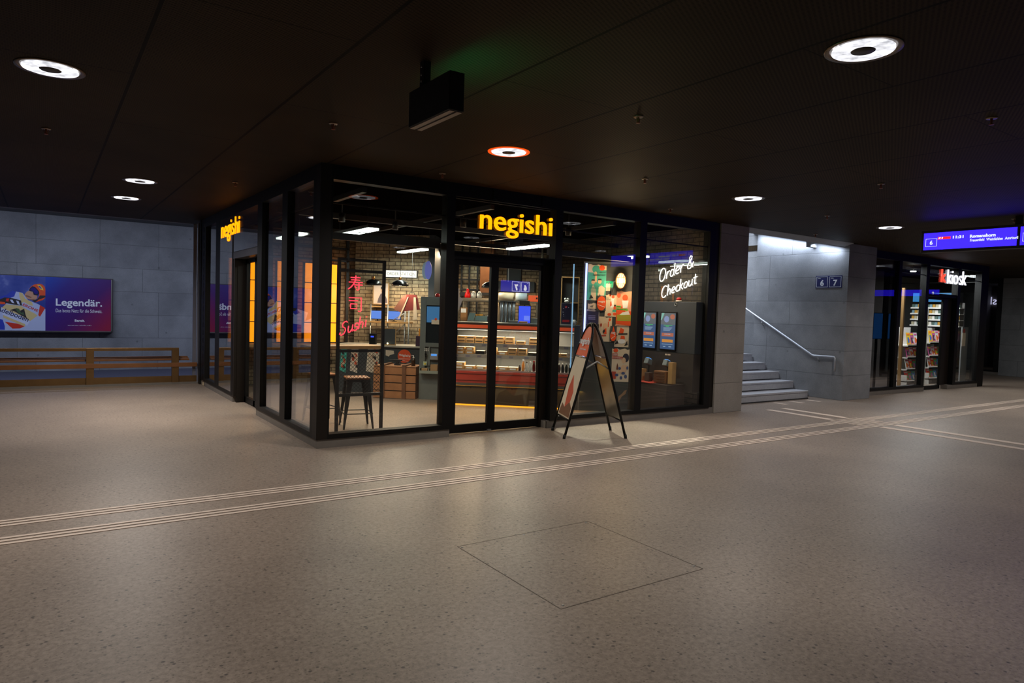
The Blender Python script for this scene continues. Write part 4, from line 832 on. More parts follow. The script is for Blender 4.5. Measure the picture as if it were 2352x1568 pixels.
f.box(-.86, -.1, 3.5, 3.54, 2.24, 2.28); f.box(-.5, -.1, 3.3, 3.54, 2.02, 2.06).box(-.5, -.1, 3.3, 3.54, 1.9, 1.98)
done(f, 'black_lattice', SHOPBLK, 'black steel lattice in front of the kitchen brick wall', 'lattice', 0, 0, 0)
lamp('kitchen_light', 'AREA', DP(-.2, 3.0, 2.75), 45, (1.0, .74, .46), (math.radians(-30), 0, RZ), shape='RECTANGLE', size=1.4, size_y=.2)

# pendant lamps
def pendant(s, d, z, label):
    t = dt('pendant_lamp', label, 'pendant lamp', s, d, z, 'black dome pendant lamps'); R = .165
    MB().lathe((0, 0, 0), [(R, 0), (R*.98, .03), (R*.85, .065), (R*.6, .095), (R*.3, .112), (.03, .118), (.03, .112), (R*.3, .106), (R*.58, .088), (R*.82, .06), (R*.95, .03), (R*.97, 0)], 32, close=True).build('lamp_shade', mat('lamp_black_gloss', (12, 12, 13), .25), t)
    MB().cyl((0, 0, .118), (0, 0, .165), .028, 12).build('socket', mat('brass', (190, 130, 70), .3, .9), t)
    MB().ball((0, 0, .05), .04).build('bulb', emi('warm_bulb', (1.0, .70, .38), 10), t)
    MB().cyl((0, 0, .16), (0, 0, CH-z), .004, 6).build('cable', BLK, t)
    p = DP(s, d, z+.02); lamp('pendant_light', 'POINT', p, 60, (1.0, .76, .48), shadow_soft_size=.04)
pendant(-1.36, 1.55, 2.02, 'black dome pendant lamp right under the order station sign')
pendant(-1.88, 1.55, 2.02, 'black dome pendant lamp left of the order station, beside the portrait')
pendant(.40, 1.4, 2.02, 'black dome pendant lamp behind the door stile')

# order station
t = dt('order_station_sign', 'white light box sign reading ORDER STATION', 'sign', -1.72, 1.8, 2.195)
MB().box(-.015, .63, .0, .08, -.015, .145).build('frame', SHOPBLK, t); MB().box(0, .615, -.004, 0, 0, .13).build('light_panel', emi('warm_white_panel', (1.0, .95, .84), 1.6), t)
text('lettering', 'ORDER STATION', .1, mat('grey_letter', (150, 150, 140), .6), t, (.03, -.006, .035), RX, .001, 0, fit=(.56, .06))
for x in (.05, .56): MB().cyl((x, .04, .145), (x, .04, CH-2.195), .004, 5).build('hanging_rod', BLK, t)
t = dt('framed_portrait', 'framed poster of a person in dark clothes beside the pendant lamp', 'picture', -2.16, 2.42, 1.65)
MB().box(0, .34, 0, .03, 0, .46).build('frame', PINE, t); MB().box(.02, .32, -.003, 0, .02, .44).build('paper', mat('print_offwhite', (224, 208, 200), .6), t)
q = MB().disc(.20, .30, .05, -.005, -.003, 0, rx=.035, rz=.05).prism([(.10, .04), (.31, .04), (.30, .12), (.25, .23), (.17, .23), (.12, .13)], -.0045, -.003, 1).prism([(.175, .31), (.17, .36), (.2, .38), (.235, .36), (.23, .31), (.2, .34)], -.006, -.003, 2)
q.build('printed_person', [SKIN, mat('print_slate', (96, 88, 100), .6), INK], t)
t = dt('monitor_shelf', 'pale wooden wall shelves with steel posts behind the order counter', 'shelf unit', -2.1, 2.0, 0)
MB().box(-.05, .80, 0, .4, 1.29, 1.32).box(-.05, .60, .28, .5, 1.60, 1.625).build('shelf_board', PINE, t)
for s in (.02, .37, .72, .80): MB().cyl((s, .05, 0), (s, .05, 1.66), .014, 8).build('post', STEEL, t)
MB().tube([(.40, .05, .95), (.72, .05, 1.28)], .008, 6).tube([(.72, .05, 1.5), (.40, .05, 1.3)], .008, 6).build('brace', STEEL, t)
for i, s in enumerate((-2.11, -1.77)):
    t = dt('blue_monitor', ('left monitor with blue screen, half hidden by the steel frame', 'right monitor with blue screen under the picture shelf')[i], 'monitor', s, 2.13, 1.321, 'monitors on the order shelf')
    MB().box(0, .29, 0, .025, .035, .215).build('housing', BLK, t); MB().box(.01, .28, -.003, 0, .045, .205).build('screen', emi('monitor_blue', (.11, .28, .9), .95), t); MB().box(.1, .19, -.02, .08, 0, .01).box(.135, .155, .01, .025, 0, .05).build('stand', BLK, t)
t = dt('hanging_happi_coats', 'two red and cream festival jackets hanging from a hook by the brick wall', 'jacket', -1.24, 1.7, 1.45)
MB().hexa([(-.28, 0, .12), (-.1, 0, .05), (-.1, .05, .05), (-.28, .05, .12), (-.08, 0, .40), (.02, 0, .41), (.02, .05, .41), (-.08, .05, .40)]).build('left_jacket', mat('brown_red_cloth', (130, 82, 70), .8), t)
MB().hexa([(-.1, -.01, .08), (.24, -.01, .13), (.24, .04, .13), (-.1, .04, .08), (-.02, -.01, .41), (.17, -.01, .41), (.17, .04, .41), (-.02, .04, .41)]).build('right_jacket', mat('maroon_cloth', (112, 34, 34), .8), t)
for x in (-.1, .12): MB().prism([(x+.10*(x < 0), .36), (x+.04+.08*(x < 0), .36), (x+.08-.08*(x < 0)*1.6, -.06), (x-.0-.09*(x < 0), -.08)], -.02, -.012).build('cloth_band', CREAM, t)
MB().tube([(.02, .02, .40), (.03, .02, .45), (.12, .02, .45), (.12, .02, .40)], .006, 6).cyl((.07, .02, .45), (.07, .02, 1.22), .003, 5).build('hanger_hook', SHOPBLK, t)

# dark order counter, crate and things on them
t = dt('order_counter', 'dark grey order counter with pale top and stickers behind the wooden crate', 'counter', -2.4, 1.1, 0)
MB().box(0, 1.60, 0, .6, 0, .865).build('body', DGREY, t); MB().box(-.02, 1.62, -.04, .64, .865, .895).build('worktop', mat('pale_worktop', (176, 170, 158), .4), t)
s_ = MB().disc(1.275, .705, .125, -.006, 0, 0, 32).box(1.17, 1.40, -.007, -.006, .655, .66, 1).build('round_sticker', [ORANGE, WPR], t)
text('lettering', 'negishi', .1, WPR, s_, (1.175, -.008, .70), RX, .001, .002, fit=(.21, .06), tilt=-.12)
text('lettering', 'SUSHI BAR', .1, WPR, s_, (1.24, -.008, .625), RX, .001, 0, fit=(.12, .016), tilt=-.3)
MB().prism([(.92, .71), (.92, .81), (1.07, .80), (1.08, .74), (1.0, .72), (.98, .69)], -.006, 0).build('torn_sticker', CREAM, t)
for i, (x0, x1, m_) in enumerate(((.04, .18, TEAL), (.24, .40, CREAM), (.55, .80, CREAM))):
    q = MB().prism([(x0, .40), (x1-.02, .36), (x1, .83), (x0+.03, .85)], -.006, 0, 0)
    for k in range(9): a = x0+.02+random.random()*(x1-x0-.07); z = .42+random.random()*.35; q.prism([(a, z), (a+.05, z-.01), (a+.04, z+.05), (a+.01, z+.06)], -.008, -.006, 1+k % 3)
    q.build('comic_sticker', [m_, ORANGE, INK, SKIN], t)
t = dt('wooden_crate', 'wooden shipping crate with corner battens used as a side table', 'crate', -1.50, .42, 0)
for k in range(4): MB().box(0, .76, 0, .02, k*.14+.009, k*.14+.131).box(.74, .76, .02, .5, k*.14+.006, k*.14+.134).box(0, .02, .02, .5, k*.14+.006, k*.14+.134).build('plank', WOOD, t)
MB().box(0, .76, 0, .52, .56, .575).build('lid', WOOD, t); MB().box(.025, .735, .022, .495, .01, .555).build('dark_gap_backing', INK, t)  # dark block added behind the planks so their gaps look shaded
for x in (.14, .52): MB().box(x, x+.065, -.025, 0, 0, .585).box(x, x+.065, -.025, .52, .575, .60).build('batten', mat('dark_batten_wood', (112, 72, 44), .65, noise=.5, nscale=7, bump=.4), t)
t = dt('anvil', 'small black iron anvil on top of the wooden crate', 'anvil', -1.15, .62, .576)
MB().prism([(-.03, 0), (.09, 0), (.08, .02), (.05, .035), (.05, .06), (.10, .075), (.11, .10), (-.06, .10), (-.13, .092), (-.05, .075), (-.0, .06), (.0, .035), (-.03, .02)], -.03, .03).build('body', mat('cast_iron', (46, 46, 48), .5, .4), t, bevel=.003)
t = dt('soap_dispenser', 'brown pump bottle on the crate beside the round sticker', 'bottle', -.83, .60, .576)
MB().lathe((0, 0, 0), [(0, 0), (.036, 0), (.036, .11), (.015, .13), (.015, .14), (0, .14)], 16).build('bottle_body', mat('amber_brown_glass', (52, 34, 20), .15), t)
MB().lathe((0, 0, .138), [(0, 0), (.016, 0), (.016, .02), (.005, .025), (.005, .05), (0, .05)], 10).tube([(0, 0, .185), (-.035, -.01, .188)], .006, 6).build('pump', WHITE, t)
t = dt('menu_board', 'small dark menu board with wooden frame on the order counter', 'menu board', -1.56, 1.16, .897)
MB().box(0, .25, 0, .015, 0, .32).build('frame', PINE, t); MB().box(.015, .235, -.003, 0, .015, .305).build('board', mat('board_slate', (60, 64, 68), .5), t)
t = dt('tea_light', 'small glowing tea light on the order counter in front of the menu board', 'candle', -1.45, 1.10, .897); MB().lathe((0, 0, 0), [(0, 0), (.024, 0), (.028, .06), (.024, .06), (.02, .01), (0, .01)], 12).build('glass_cup', CLEAR, t); MB().ball((0, 0, .035), .016).build('flame', emi('flame_light', (1, .75, .35), 6), t)
slab('flower_box', 'tall purple carton with orange folder standing at the counter end', 'carton', -.93, 1.14, .897, .08, .1, .19, mat('purple_card', (58, 26, 48), .6), parts=(('orange_folder', (.05, .08, .02, .06, .19, .33), mat('folder_orange', (240, 150, 20), .5)),))
t = dt('till_device', 'dark payment device with blue light on the order counter', 'till device', -1.85, 1.25, .897); MB().box(0, .12, 0, .1, 0, .2).build('body', BLK, t); MB().box(.03, .09, -.003, 0, .13, .16).build('screen', SCR, t)

# self-order machine
t = dt('self_order_machine', 'grey self-order machine with screen, payment terminal and trays', 'order machine', -.70, .5, 0)
MB().box(0, .60, 0, .3, 0, .46).box(0, .60, .03, .3, .46, 1.81).box(0, .10, 0, .03, .46, 1.81).box(.10, .6, 0, .03, 1.66, 1.81).box(.10, .6, 0, .03, .93, 1.0).box(.16, .19, 0, .03, .60, .93).build('body', GREY, t, bevel=.003)
s_ = MB().box(.10, .46, .02, .03, 1.0, 1.66).build('screen', mat('screen_dark', (26, 34, 38), .2), t)
MB().box(.11, .45, .015, .02, 1.36, 1.64).build('screen_picture', emi('screen_teal_blue', (.03, .13, .28), 1.0), s_)
MB().box(.20, .35, -.002, .015, 1.33, 1.41).disc(.275, 1.42, .022, -.004, .012, 1).build('notice', [CREAM, ORANGE], t)
MB().box(.19, .34, -.03, .02, .70, .82).build('payment_terminal', mat('terminal_grey', (140, 140, 146), .35), t, bevel=.02)
MB().box(.215, .315, -.034, -.03, .775, .81).build('terminal_screen', emi('terminal_blue', (.1, .35, .9), 1.0), t)
g = MB()
for i in range(3):
    for j in range(2): g.box(.09+i*.028, .105+i*.028, -.004, .0, .855+j*.03, .87+j*.03)
g.build('keypad', WHITE, t); MB().disc(.115, .80, .018, -.014, 0).disc(.115, .755, .014, -.01, 0).build('dial', BLK, t)
MB().box(.07, .135, -.004, 0, .60, .67).disc(.105, .63, .014, -.014, -.004, 1).build('button_plate', [mat('pale_green_plate', (170, 186, 160), .5), mat('button_yellow', (230, 190, 30), .4)], t)
MB().box(.03, .19, -.12, .0, .47, .50).box(.03, .04, -.12, 0, .50, .56).box(.19, .20, -.12, 0, .50, .56).box(.20, .38, -.12, 0, .47, .50).box(.37, .38, -.12, 0, .50, .56).box(.03, .38, -.125, -.12, .47, .52).build('tray', mat('tray_grey', (130, 138, 130), .5), t)
MB().box(.22, .35, -.10, -.02, .50, .63).box(.06, .17, -.09, -.03, .50, .56).build('napkin_stack', mat('brown_napkin', (150, 120, 84), .8), t, bevel=.01)
t = dt('alarm_beacon', 'red alarm beacon on top of the grey self-order machine', 'beacon', -.43, .62, 1.81); MB().lathe((0, 0, 0), [(0, 0), (.045, 0), (.042, .05), (.02, .065), (0, .067)], 16).build('dome', mat('beacon_red', (170, 20, 18), .3), t)
t = dt('round_sign', 'pale blue round translucent sign disc above the self-order machine', 'sign', -.57, .45, 2.27); MB().disc(0, 0, .15, -.01, .01, rx=.06, rz=.16).disc(-.05, -.01, .15, .0, .012, 1, rx=.06, rz=.15).build('disc', [mat('lilac_disc', (120, 126, 210), .4, emit=(90, 100, 200), es=.35), mat('pale_disc', (150, 176, 196), .4, emit=(120, 140, 160), es=.2)], t)
MB().cyl((0, 0, .15), (0, 0, CH-2.27), .004, 5).build('hanging_wire', BLK, t)

# window shelf with frame behind the right-hand window
t = dt('wooden_frame_shelf', 'pale wooden shelf frame on the chiller end behind the right window', 'shelf', 1.745, .60, 1.401)
MB().box(0, .015, 0, .12, 0, .82).box(.30, .315, 0, .12, 0, .82).box(0, .315, 0, .12, .81, .825).box(.17, .315, 0, .12, .37, .385).box(.17, .315, .02, .10, 0, .012).build('frame', PINE, t); MB().box(.015, .3, .12, .13, .015, .81).build('back_panel', DGREY, t)
t = dt('night_picture', 'dark blue picture with red writing behind the right window', 'picture', 1.76, .45, 1.401); MB().box(0, .18, 0, .02, 0, .37).build('frame', STEEL, t)
q = MB().box(.01, .17, -.003, 0, .01, .36, 0).box(.03, .15, -.005, -.003, .04, .08, 1).disc(.085, .30, .02, -.005, -.003, 1)
for k in range(8): q.disc(.03+random.random()*.12, .12+random.random()*.2, .006, -.005, -.003, 2, 8)
q.build('paper', [mat('print_night', (28, 26, 56), .4), mat('print_red2', (180, 30, 40), .5), WPR], t)
t = dt('lucky_cat', 'small white lucky cat figure on top of the dark blue picture', 'figurine', 1.85, .46, 1.772)
MB().ball((0, 0, .025), .038, sz=.7).ball((-.022, 0, .065), .021).ball((.022, 0, .065), .021).build('body', WHITE, t)
t = dt('white_mug', 'white tapered mug on the chiller top behind the right window', 'mug', 1.98, .42, 1.402); MB().lathe((0, 0, 0), [(0, 0), (.04, 0), (.03, .085), (.026, .085), (.034, .01), (0, .01)], 16).build('body', WHITE, t); MB().tube([(.03, 0, .07), (.055, 0, .06), (.055, 0, .03), (.036, 0, .02)], .004, 6).build('handle', WHITE, t)

# blue neon tube, and a thin glowing tube added as its reflection
for i, (s0, s1, z0, z1, m_, r_, lb) in enumerate(((2.165, 2.165, .72, 2.42, emi('blue_white_neon', (.42, .48, 1.0), 2.3), .016, 'thick blue-white neon tube at the edge of the poster wall'), (1.96, 1.96, .70, 2.40, emi('neon_reflection_cyan', (.22, .45, .7), .9), .010, 'thin pale cyan tube added as the reflection of the thick one'))):
    t = dt('neon_tube', lb, 'neon tube', s0, -.05, 0); MB().cyl((0, 0, z0), (0, 0, z1), r_, 12).build('tube', m_, t)
    for k in range(5): z = z0+.05+(z1-z0-.1)*k/4; MB().box(-.012, .012, 0, .05, z-.008, z+.008).build('clip', SHOPBLK, t)

# posters on the partition
def poster(name, label, s0, s1, z0, z1, base, art, words=(), rough=False, turn=0, extra=()):
    t = dt(name, label, 'poster', s0, -.004-.012*('round' in name or 'orange_green' in name)-.024*('drop' in name), z0, 'posters on the dark partition'); w = s1-s0; h = z1-z0; random.seed(hash_(label))
    n_ = 7; top = [(w*k/n_, h-(random.random()*.025 if rough else 0)) for k in range(n_+1)]; ln = turn*h
    pts = [(0, 0), (w, -turn*w)]+[(x+ln*.0, z) for x, z in reversed(top)]
    MB().prism(pts, -.002, .002).build('paper', base, t)
    mats = [a[0] for a in art]; q = MB()
    for k, (m_, shapes) in enumerate(art):
        for sh in shapes:
            if sh[0] == 'o': q.disc(sh[1]*w, sh[2]*h, 0, -.0045-.0004*k, -.002, k, 18, rx=sh[3]*w, rz=sh[4]*h)
            else: q.prism([(a*w, c_*h) for a, c_ in sh], -.0045-.0004*k, -.002, k)
    if mats: q.build('printed_artwork', mats, t)
    for (s_, x, z, ww, hh, m_) in words: text('lettering', s_, .1, m_, t, (x*w, -.008, z*h), RX, .0005, .001, fit=(ww*w, hh*h))
    return t
def hash_(s): return sum((i+1)*ord(c_) for i, c_ in enumerate(s)) % 9973
def lines(x0, x1, z0, z1, n_): return [[(x0, z0+(z1-z0)*k/n_), (x1, z0+(z1-z0)*k/n_), (x1, z0+(z1-z0)*(k+.55)/n_), (x0, z0+(z1-z0)*(k+.55)/n_)] for k in range(n_)]
poster('teal_poster', 'large teal poster with three drawn figures at the top left of the partition', 2.19, 2.49, 1.82, 2.41, CREAM,
       [(TEAL, [[(0, .78), (.35, .76), (.7, .84), (1, .84), (1, .05), (0, 0)], ('o', .45, .86, .22, .11)]), (CREAM, [[(.22, .02), (.5, .02), (.46, .3), (.3, .44), (.2, .3)], [(.55, .04), (.9, .06), (.95, .35), (.75, .42), (.6, .36)]]),
        (SKIN, [('o', .30, .50, .10, .055), ('o', .66, .52, .10, .055), ('o', .42, .74, .08, .06), [(.38, .5), (.5, .5), (.5, .7), (.4, .7)]]), (INK, [[(.2, .54), (.4, .54), (.38, .58), (.22, .58)], [(.56, .56), (.76, .56), (.74, .6), (.58, .6)], [(.12, .04), (.2, .16), (.35, .06)], [(.6, .05), (.68, .18), (.8, .06)]]),
        (mat('teal_dark', (40, 120, 110), .6), lines(.08, .62, .22, .42, 6)), (ORANGE, [('o', .76, .90, .15, .075)])],
       [('UND DIE', .62, .755, .34, .035, INK), ('NACHHALTIGKEIT', .3, .68, .66, .04, INK)], True)
poster('round_orange_poster', 'round orange shop sticker partly under the cream poster', 2.35, 2.50, 1.65, 1.90, mat('partition_patch', (60, 62, 62), .6), [(ORANGE, [('o', .52, .5, .5, .47)]), (WPR, [[(.1, .4), (.9, .24), (.92, .26), (.1, .43)]])], [('negis', .18, .52, .7, .16, WPR)])
poster('cream_poster', 'cream poster with a drawn sushi cook in orange beside the bulkhead lamp', 2.485, 2.69, 1.56, 1.93, CREAM, [(WPR, [[(.45, .4), (.7, .42), (.72, .9), (.5, .95)]]), (ORANGE, [('o', .62, .88, .12, .07), [(.4, .45), (.55, .5), (.5, .7), (.42, .65)], ('o', .78, .38, .1, .12), ('o', .38, .1, .16, .06), ('o', .8, .12, .16, .06), ('o', .4, .94, .08, .05)]), (TEAL, [[(.6, .22), (.92, .22), (.9, .32), (.62, .32)]]), (INK, [('o', .8, .5, .08, .04)])], [('GEGEN', .03, .80, .25, .04, INK), ('PLASTIK', .03, .73, .4, .04, INK)], True)
poster('orange_green_poster', 'orange poster with green stripes and a white takeaway cup at the right of the partition', 2.67, 2.92, 1.42, 1.99, mat('salmon_paper', (226, 160, 130), .6), [(ORANGE, [[(0, .05), (1, .0), (1, .42), (.6, .40), (.4, .62), (.2, .44), (0, .44)], ('o', .55, .80, .18, .09), ('o', .14, .86, .12, .07)]), (WPR, [[(.42, .5), (.72, .5), (.78, .72), (.36, .72)], [(.2, .30), (.9, .32), (.8, .42), (.4, .38)]]), (GREENP, lines(.05, .98, .14, .32, 6)+[[(.0, .52), (.3, .52), (.3, .57), (0, .57)], [(.0, .46), (.75, .43), (.75, .48), (0, .5)]])], [('WEIL', .03, .53, .22, .035, INK), ('NEUTRALITÄT', .04, .455, .62, .03, INK)], True)
poster('navy_poster', 'dark navy torn poster behind the pavement sign top', 2.19, 2.40, 1.43, 1.68, mat('grey_violet_paper', (150, 146, 160), .6), [(NAVY, [[(.04, .02), (.92, 0), (.95, .82), (.04, .85)]]), (mat('violet_line', (130, 130, 190), .6), lines(.15, .7, .3, .62, 3))], (), True)
poster('comic_poster', 'cream comic poster with a musician figure above the A-frame sign', 2.40, 2.61, 1.15, 1.56, CREAM, [(SKIN, [('o', .5, .62, .2, .12)]), (ORANGE, [[(.4, .3), (.62, .3), (.58, .55), (.44, .5)], ('o', .82, .88, .1, .06), [(.7, .6), (.76, .6), (.77, .8), (.7, .8)]]), (INK, [[(.35, .3), (.5, .42), (.42, .5), (.3, .42)]]), (mat('rust_print', (170, 70, 50), .6), [('o', .16, .66, .08, .07), [(.2, .2), (.6, .22), (.55, .27), (.22, .26)]])], (), True)
poster('fist_poster', 'cream comic poster with orange fist and black splashes below the orange one', 2.66, 2.89, 1.07, 1.44, CREAM, [(ORANGE, [[(.3, .62), (.6, .6), (.66, .78), (.4, .86)], [(.4, .34), (.75, .36), (.7, .5), (.45, .5)]]), (WPR, [('o', .5, .25, .28, .1)]), (INK, [[(0, .1), (.3, .16), (.2, .3)], [(.7, .05), (.95, .1), (.9, .3)], [(.1, .45), (.2, .5), (.1, .58)], [(.25, .54), (.9, .56), (.9, .62), (.25, .6)]])], (), True)
poster('orange_drop_sticker', 'small bright orange drop-shaped sticker between the comic posters', 2.585, 2.69, 1.16, 1.41, mat('partition_patch'), [(mat('bright_orange', (250, 84, 20), .5), [('o', .5, .35, .48, .34), [(.3, .6), (.75, .6), (.5, 1.0)]]), (WPR, [[(.2, .15), (.8, .35), (.8, .38), (.2, .19)]])], [('neg', .2, .42, .6, .2, WPR)])
poster('plastic_poster', 'lowest cream poster with a blue-haired figure and red GEGEN PLASTIKMÜLL headline', 2.63, 2.92, .50, 1.05, CREAM, [(mat('hair_navy', (40, 40, 60), .6), [('o', .78, .72, .18, .13)]), (SKIN, [('o', .66, .64, .12, .09), [(.3, .25), (.8, .3), (.9, .5), (.6, .5)]]), (mat('brick_red_print', (176, 60, 40), .6), [[(.02, .77), (.32, .77), (.32, .84), (.02, .84)], [(.02, .68), (.6, .68), (.6, .75), (.02, .75)], [(.02, .08), (.26, .08), (.26, .3), (.02, .3)]]),
       (mat('print_steel_blue', (60, 80, 130), .6), [('o', .45, .4, .08, .04), ('o', .66, .26, .1, .04), ('o', .3, .2, .1, .04), ('o', .8, .16, .08, .06), ('o', .55, .12, .07, .05), ('o', .88, .42, .06, .05)]), (mat('brown_bottle_print', (110, 54, 34), .6), [[(.26, .36), (.36, .36), (.36, .48), (.32, .56), (.28, .48)]]), (ORANGE, [('o', .2, .93, .13, .06)])], [('GEGEN', .04, .785, .26, .04, WPR), ('PLASTIKMÜLL', .04, .695, .54, .04, WPR)], True)
poster('torn_paper', 'torn white scrap of paper below the bulkhead lamp arm', 2.49, 2.59, 1.98, 2.11, CREAM, [], (), True)
poster('torn_wave_sticker', 'torn white wave-shaped scrap below the teal poster', 2.21, 2.36, 1.68, 1.78, CREAM, [(mat('scrap_grey', (120, 116, 110), .6), [[(.2, .3), (.5, .2), (.6, .6), (.3, .5)]])], (), True)  # grey patch on the pale scrap
poster('hand_sticker', 'cut-out drawing of a pale hand at the foot of the partition', 2.75, 2.90, .14, .37, mat('partition_patch'), [(mat('hand_tan', (150, 116, 86), .6), [[(.1, .1), (.4, .5), (.8, .7), (.95, 1), (.7, .95), (.4, .7), (.05, .5)], [(0, .0), (.2, .1), (.1, .3), (0, .3)]])])
t = dt('bulkhead_lamp', 'glowing oval bulkhead lamp with wire cage on a steel arm', 'wall lamp', 2.72, -.14, 2.145)
MB().lathe((0, 0, 0), [(0, -.12), (.04, -.11), (.065, -.06), (.07, 0), (.065, .06), (.04, .11), (0, .12)], 20).build('glass_cover', emi('warm_lamp_glass', (1.0, .66, .30), 3.5), t)
g = MB()
for k in range(6): a = PI*k/6; g.tube([(.078*math.sin(x)*math.cos(a), .078*math.sin(x)*math.sin(a), -.13*math.cos(x)) for x in [2*PI*q/20 for q in range(20)]], .0035, 5, closed=True)
for z in (-.05, .05): g.tube([(.076*math.cos(x), .076*math.sin(x), z) for x in [2*PI*q/16 for q in range(16)]], .0035, 5, closed=True)
g.build('wire_cage', mat('brass'), t)
MB().tube([(-.06, .0, .0), (-.11, .05, -.02), (-.14, .12, -.22)], .012, 8).build('arm', STEEL, t)
lamp('bulkhead_light', 'POINT', DP(2.72, -.30, 2.13), 20, (1.0, .72, .40), shadow_soft_size=.06)

# self-order terminals on the side wall
t = thing('terminal_cabinet', 'dark cabinet carrying the two self-order screens on the brick side wall', 'cabinet', (6.315, .10, 0))
MB().box(0, .18, 0, 1.35, .98, 1.845).build('body', mat('cabinet_anthracite', (52, 54, 58), .6), t, bevel=.008); MB().box(-.02, .18, .0, 1.35, .35, .98).build('lower_panel', mat('cabinet_brown_grey', (56, 48, 44), .6), t)
MB().tube([(-.005, .44+.025*math.cos(a), 1.80+.025*math.sin(a)) for a in [2*PI*k/12 for k in range(12)]], .005, 6, closed=True).build('key_ring', STEEL, t)
MB().box(-.022, -.018, .50, .56, .93, .955).box(-.022, -.018, .57, .62, .93, .955).build('label_plate', CREAM, t)
for i, (y0, y1, z0, z1) in enumerate(((.51, .84, 1.035, 1.65), (.96, 1.27, 1.035, 1.65))):
    t = thing('order_screen', ('right-hand tall blue self-order screen below the white neon', 'left-hand tall blue self-order screen beside the window mullion')[i], 'screen', (6.288, y1, z0), -PI/2, 'self-order screens'); w = y1-y0; h = z1-z0
    MB().box(-.015, w+.015, 0, .02, -.02, h+.02).build('housing', BLK, t)
    MB().box(0, w, -.003, 0, 0, h).build('screen', emi('order_screen_blue', (.035, .085, .20), 1.0), t)
    q = MB().box(0, w, -.004, -.003, h*.68, h, 0).prism([(0, h*.8), (w*.08, h), (w*.24, h), (w*.08, h*.82)], -.0055, -.003, 1).disc(w*.4, h*.83, 0, -.005, -.003, 2, 18, rx=w*.17, rz=h*.09).disc(w*.8, h*.9, 0, -.0058, -.003, 3, 20, rx=w*.16, rz=h*.07)
    q.box(w*.1, w*.9, -.005, -.003, h*.355, h*.45, 3).box(w*.13, w*.87, -.005, -.003, h*.19, h*.27, 4).box(w*.14, w*.86, -.005, -.003, h*.13, h*.142, 5).box(w*.22, w*.38, -.005, -.003, h*.06, h*.08, 5).box(w*.6, w*.78, -.005, -.003, h*.06, h*.08, 5)
    for k in range(4): q.box(w*.2, w*(.8-.05*k), -.005, -.003, h*(.59-k*.025), h*(.60-k*.025), 5)
    q.box(w*.22, w*.8, -.005, -.003, h*.655, h*.67, 6).box(w*.36, w*.58, -.005, -.003, h*.625, h*.64, 6)
    q.build('screen_graphics', [emi('sg_grey', (.10, .12, .14), 1), emi('sg_mint', (.2, .5, .42), 1), emi('sg_lav', (.22, .28, .5), 1), emi('sg_rust', (.42, .12, .07), 1), emi('sg_orange', (.6, .24, .04), 1), emi('sg_white', (.32, .45, .6), 1), emi('sg_green', (.06, .5, .1), 1)], t)
    text('lettering', 'SCAN ME!', .1, emi('sg_white'), t, (w*.3, -.006, h*.40), RX, .0005, .0005, fit=(w*.4, h*.03))
t = thing('alarm_beacon', 'red alarm beacon with pale base on the dark terminal cabinet', 'beacon', (6.36, .52, 1.846)); MB().lathe((0, 0, 0), [(0, 0), (.055, 0), (.05, .025), (0, .025)], 18).build('base', CREAM, t); MB().lathe((0, 0, .025), [(0, 0), (.042, 0), (.042, .03), (.025, .045), (0, .048)], 18).build('dome', RED, t)
# counter with paper bags and terminals
t = thing('pickup_counter', 'dark pick-up counter under the self-order screens', 'counter', (5.85, .25, 0)); MB().box(0, .435, 0, 1.15, 0, .47).build('body', mat('counter_brown', (62, 50, 44), .6), t); MB().box(-.01, .435, .35, .95, .47, .478).build('red_mat', mat('red_mat', (200, 70, 50), .6), t)
for i, y in enumerate((.98, .55)):
    t = thing('card_terminal', ('left card terminal with blue display', 'right card terminal with blue display')[i]+' on a stand under the screens', 'card terminal', (6.18, y, .73), 0, 'card terminals')
    MB().hexa([(-.09, -.05, .04), (.02, -.05, 0), (.02, .05, 0), (-.09, .05, .04), (-.05, -.05, .14), (.04, -.05, .10), (.04, .05, .10), (-.05, .05, .14)]).build('housing', mat('terminal_pale', (120, 128, 130), .4), t, bevel=.012)
    MB().hexa([(-.04, -.035, .142), (.03, -.035, .112), (.03, .035, .112), (-.04, .035, .142), (-.04, -.035, .146), (.03, -.035, .116), (.03, .035, .116), (-.04, .035, .146)]).build('display', emi('terminal_blue'), t); MB().cyl((0, 0, -.25), (0, 0, .03), .012, 8).build('stand', BLK, t)
for nm, lb, (x, y), (w, d, h), m_ in (('wooden_box', 'slatted brown wooden box on the pick-up counter', (5.98, .42), (.16, .24, .20), WOOD), ('wood_block', 'tall pale wooden block at the right of the slatted box', (6.0, .28), (.10, .09, .36), PINE), ('paper_bag', 'orange and cream paper bag on the pick-up counter', (5.98, .95), (.12, .16, .20), PINE), ('napkin_holder', 'dark round napkin holder between bag and box', (5.98, .78), (.1, .1, .15), mat('leather_brown', (70, 54, 42), .6))):
    t = thing(nm, lb, nm.replace('_', ' '), (x, y, .479)); MB().box(0, w, 0, d, 0, h).build('body', m_, t, bevel=.006)
    if nm == 'wooden_box':
        for k in range(4): MB().box(-.008, 0, 0, d, .02+k*.045, .05+k*.045).build('slat', mat('dark_batten_wood'), t)
    if nm == 'paper_bag': MB().box(-.002, 0, .03, .13, .03, .15).build('print', ORANGE, t)
t = thing('white_canister', 'mint white canister at the left end of the pick-up counter', 'canister', (5.93, 1.22, .47)); MB().lathe((0, 0, 0), [(0, 0), (.055, 0), (.055, .19), (.04, .2), (0, .2)], 18).build('body', mat('mint_plastic', (176, 196, 176), .5), t)
lamp('counter_glow', 'AREA', (6.0, .75, 2.5), 12, (1, .9, .8), shape='RECTANGLE', size=.1, size_y=.9)

